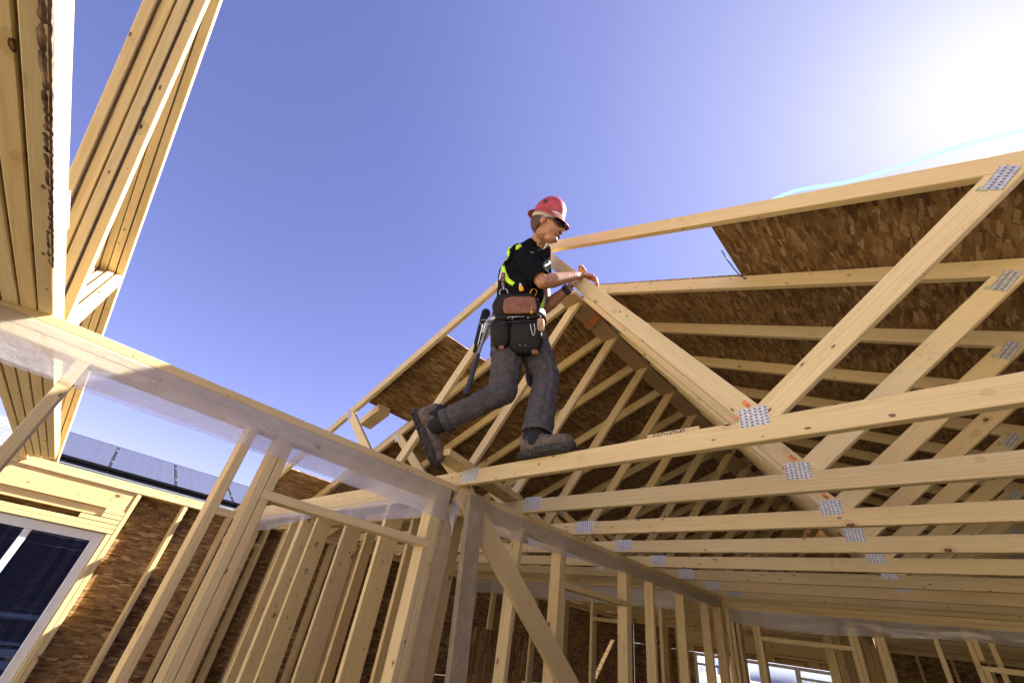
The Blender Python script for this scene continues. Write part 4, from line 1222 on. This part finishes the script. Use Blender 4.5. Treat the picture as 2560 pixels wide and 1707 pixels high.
bmesh.ops.create_cube(bm, size=1, matrix=Matrix.Translation((0, 0, .167)) @ Matrix.Diagonal((.15, .012, .006, 1)))
bm.free()
bm = lathe([(.97, .035), (1.0, .02), (1.0, -.012), (.97, -.026), (.93, -.02)], .108, .092)
mesh_obj('sweat_band', bm, CREAM, hat, MH @ Matrix.Translation((-.008, 0, .040)) @ Matrix.Rotation(math.radians(4), 4, 'Y'), True)
# hair: sides and back of the head
bm = bmesh.new()
icosph(bm, (-.022, 0, .010), (.094, .0815, .092), 4)
for v in bm.verts: v.co += v.co.normalized()*.0025*noise.noise(v.co*120)
hb_ = [v for v in bm.verts if v.co.x > .030 or (v.co.x > -.005 - max(0, (-v.co.z))*.5 and v.co.z < .0) or v.co.z < -.072]
bmesh.ops.delete(bm, geom=hb_, context='VERTS')
mesh_obj('hair', bm, HAIR, P, MH, True)
bm = bmesh.new()
icosph(bm, (.107, .0, -.0400), (.010, .027, .0065), 3)
for s in (1, -1): icosph(bm, (.095, s*.026, -.056), (.010, .0065, .018), 2)
icosph(bm, (.088, 0, -.098), (.016, .022, .014), 2)
mesh_obj('moustache', bm, BEARD, P, MH, True)
for s in (1, -1):
    bm = bmesh.new(); icosph(bm, (.098, s*.030, .030), (.008, .018, .0045), 2); mesh_obj('eyebrow', bm, HAIR, P, MH, True)
gls = link(bpy.data.objects.new('sunglasses', None)); put(gls, MH, P)
for s in (1, -1):
    bm = bmesh.new(); rows = []
    for j in range(9):
        z = -.020 + .040*j/8
        row = []
        for i in range(13):
            a = math.radians(4 + 62*i/12)
            hh = 1 - .45*(i/12)**2
            zz = .006 + z*hh + .004*(i/12)
            r = .094 if True else 0
            row.append(bm.verts.new((.020 + .098*math.cos(a)*(1-.0*abs(z)) - .35*abs(z)*abs(z)*20*0, s*(.083*math.sin(a)), zz)))
        rows.append(row)
    for A, B in zip(rows, rows[1:]):
        for k in range(12): bm.faces.new((A[k], A[k+1], B[k+1], B[k]))
    r = bmesh.ops.extrude_face_region(bm, geom=bm.faces[:])
    for v in [x for x in r['geom'] if isinstance(x, bmesh.types.BMVert)]: v.co.x -= .002
    bmesh.ops.recalc_face_normals(bm, faces=bm.faces[:])
    mesh_obj('lens', bm, LENS, gls, MH, True)
    tube('temple', [MH @ V(p) for p in ((.058, s*.078, .014), (.02, s*.085, .014), (-.02, s*.084, .008))], .0032, STEEL, gls)
tube('bridge', [MH @ V(p) for p in ((.116, .012, .016), (.120, 0, .018), (.116, -.012, .016))], .003, STEEL, gls)
bm = bmesh.new(); icosph(bm, H_(-.008, -.090, -.030), .0035, 2); mesh_obj('earring', bm, STEEL, P, None, True)
# trouser seams
TR = bvh([trs])
def seam(pts, name='seam'):
    L = []
    for a, b in zip(pts, pts[1:]):
        for k in range(5): L.append((a[0]+(b[0]-a[0])*k/5, a[1]+(b[1]-a[1])*k/5))
    L.append(pts[-1])
    q = [on(TR, *p) for p in L]
    tube(name, [c + n*.0006 for c, n in q], .0014, STITCH, trs, 5)
seam([(1362, 880), (1374, 905), (1378, 940), (1366, 1000), (1352, 1060), (1349, 1078)])
seam([(1366, 880), (1378, 905), (1382, 940), (1370, 1000), (1356, 1060), (1353, 1080)])
seam([(1266, 905), (1262, 940), (1248, 980), (1215, 1005), (1175, 1040), (1160, 1060)])


# ------------------------------------------------------------------ camera
cam = bpy.data.cameras.new('camera'); co = link(bpy.data.objects.new('camera', cam))
cam.sensor_width = 36.; cam.sensor_fit = 'HORIZONTAL'
cam.lens = 1046.09/2560*36
cam.clip_start = .05; cam.clip_end = 3000
Rr = Matrix(((.7305559552505154, .668772462146351, .1379543044733141), (-.30571516069009663, .5009762391742031, -.809667245420673), (-.6105949858721709, .5493325055534032, .5704450556979038)))
# rows: camera right, down, forward in world axes
Mc = Matrix((Rr[0], -Rr[1], -Rr[2])).transposed().to_4x4()
co.matrix_world = Mc
SC.camera = co

# ------------------------------------------------------------------ light
SUN = V((.262, .625, .735)).normalized()
sl = bpy.data.lights.new('sun', 'SUN'); sl.energy = 5.0; sl.angle = math.radians(.53); sl.color = (1., .96, .89)
so = link(bpy.data.objects.new('sun', sl))
so.rotation_mode = 'QUATERNION'; so.rotation_quaternion = SUN.to_track_quat('Z', 'Y')
w = bpy.data.worlds.new('World'); SC.world = w; w.use_nodes = True
nt = w.node_tree; nt.nodes.clear(); g = G(nt)
sky = g.n('ShaderNodeTexSky', sky_type='NISHITA'); sky.sun_disc = False
sky.sun_elevation = math.asin(SUN.z); sky.sun_rotation = math.atan2(SUN.x, SUN.y)
sky.air_density = 1.0; sky.dust_density = .02; sky.ozone_density = 2.0; sky.altitude = 300
dirn = g.n('ShaderNodeTexCoord').outputs['Generated']
dt = g.n('ShaderNodeVectorMath', {0: dirn, 1: tuple(SUN)}, operation='DOT_PRODUCT').outputs['Value']
dt = g.math('MAXIMUM', dt, 0.)
ang = g.math('DIVIDE', g.math('ARCCOSINE', g.math('MINIMUM', dt, .99999)), math.radians(60))
veil = g.ramp(ang, [(0., 1.), (.05, .99), (.09, .92), (.16, .66), (.235, .46), (.32, .31), (.42, .21), (.59, .095), (.87, .02), (1., 0.)])
core = g.math('MULTIPLY', g.math('POWER', dt, 2500.), 25.)
col = g.mix(1., sky.outputs[0], (1.10, .80, 1.06), 'MULTIPLY')
whi = g.n('ShaderNodeVectorMath', {0: (4.25, 4.25, 4.3), 3: g.math('ADD', core, 1.)}, operation='SCALE').outputs[0]
colr = g.mix(veil, col, whi)
bg = g.n('ShaderNodeBackground', {0: colr, 1: .055})
wo = g.n('ShaderNodeOutputWorld'); nt.links.new(bg.outputs[0], wo.inputs[0])
SC.view_settings.view_transform = 'Standard'; SC.view_settings.look = 'None'
SC.view_settings.exposure = 2.12; SC.view_settings.gamma = 1.0
SC.render.engine = 'CYCLES'
SC.cycles.max_bounces = 10; SC.cycles.diffuse_bounces = 3; SC.cycles.transparent_max_bounces = 12
SC.cycles.sample_clamp_indirect = 8.0
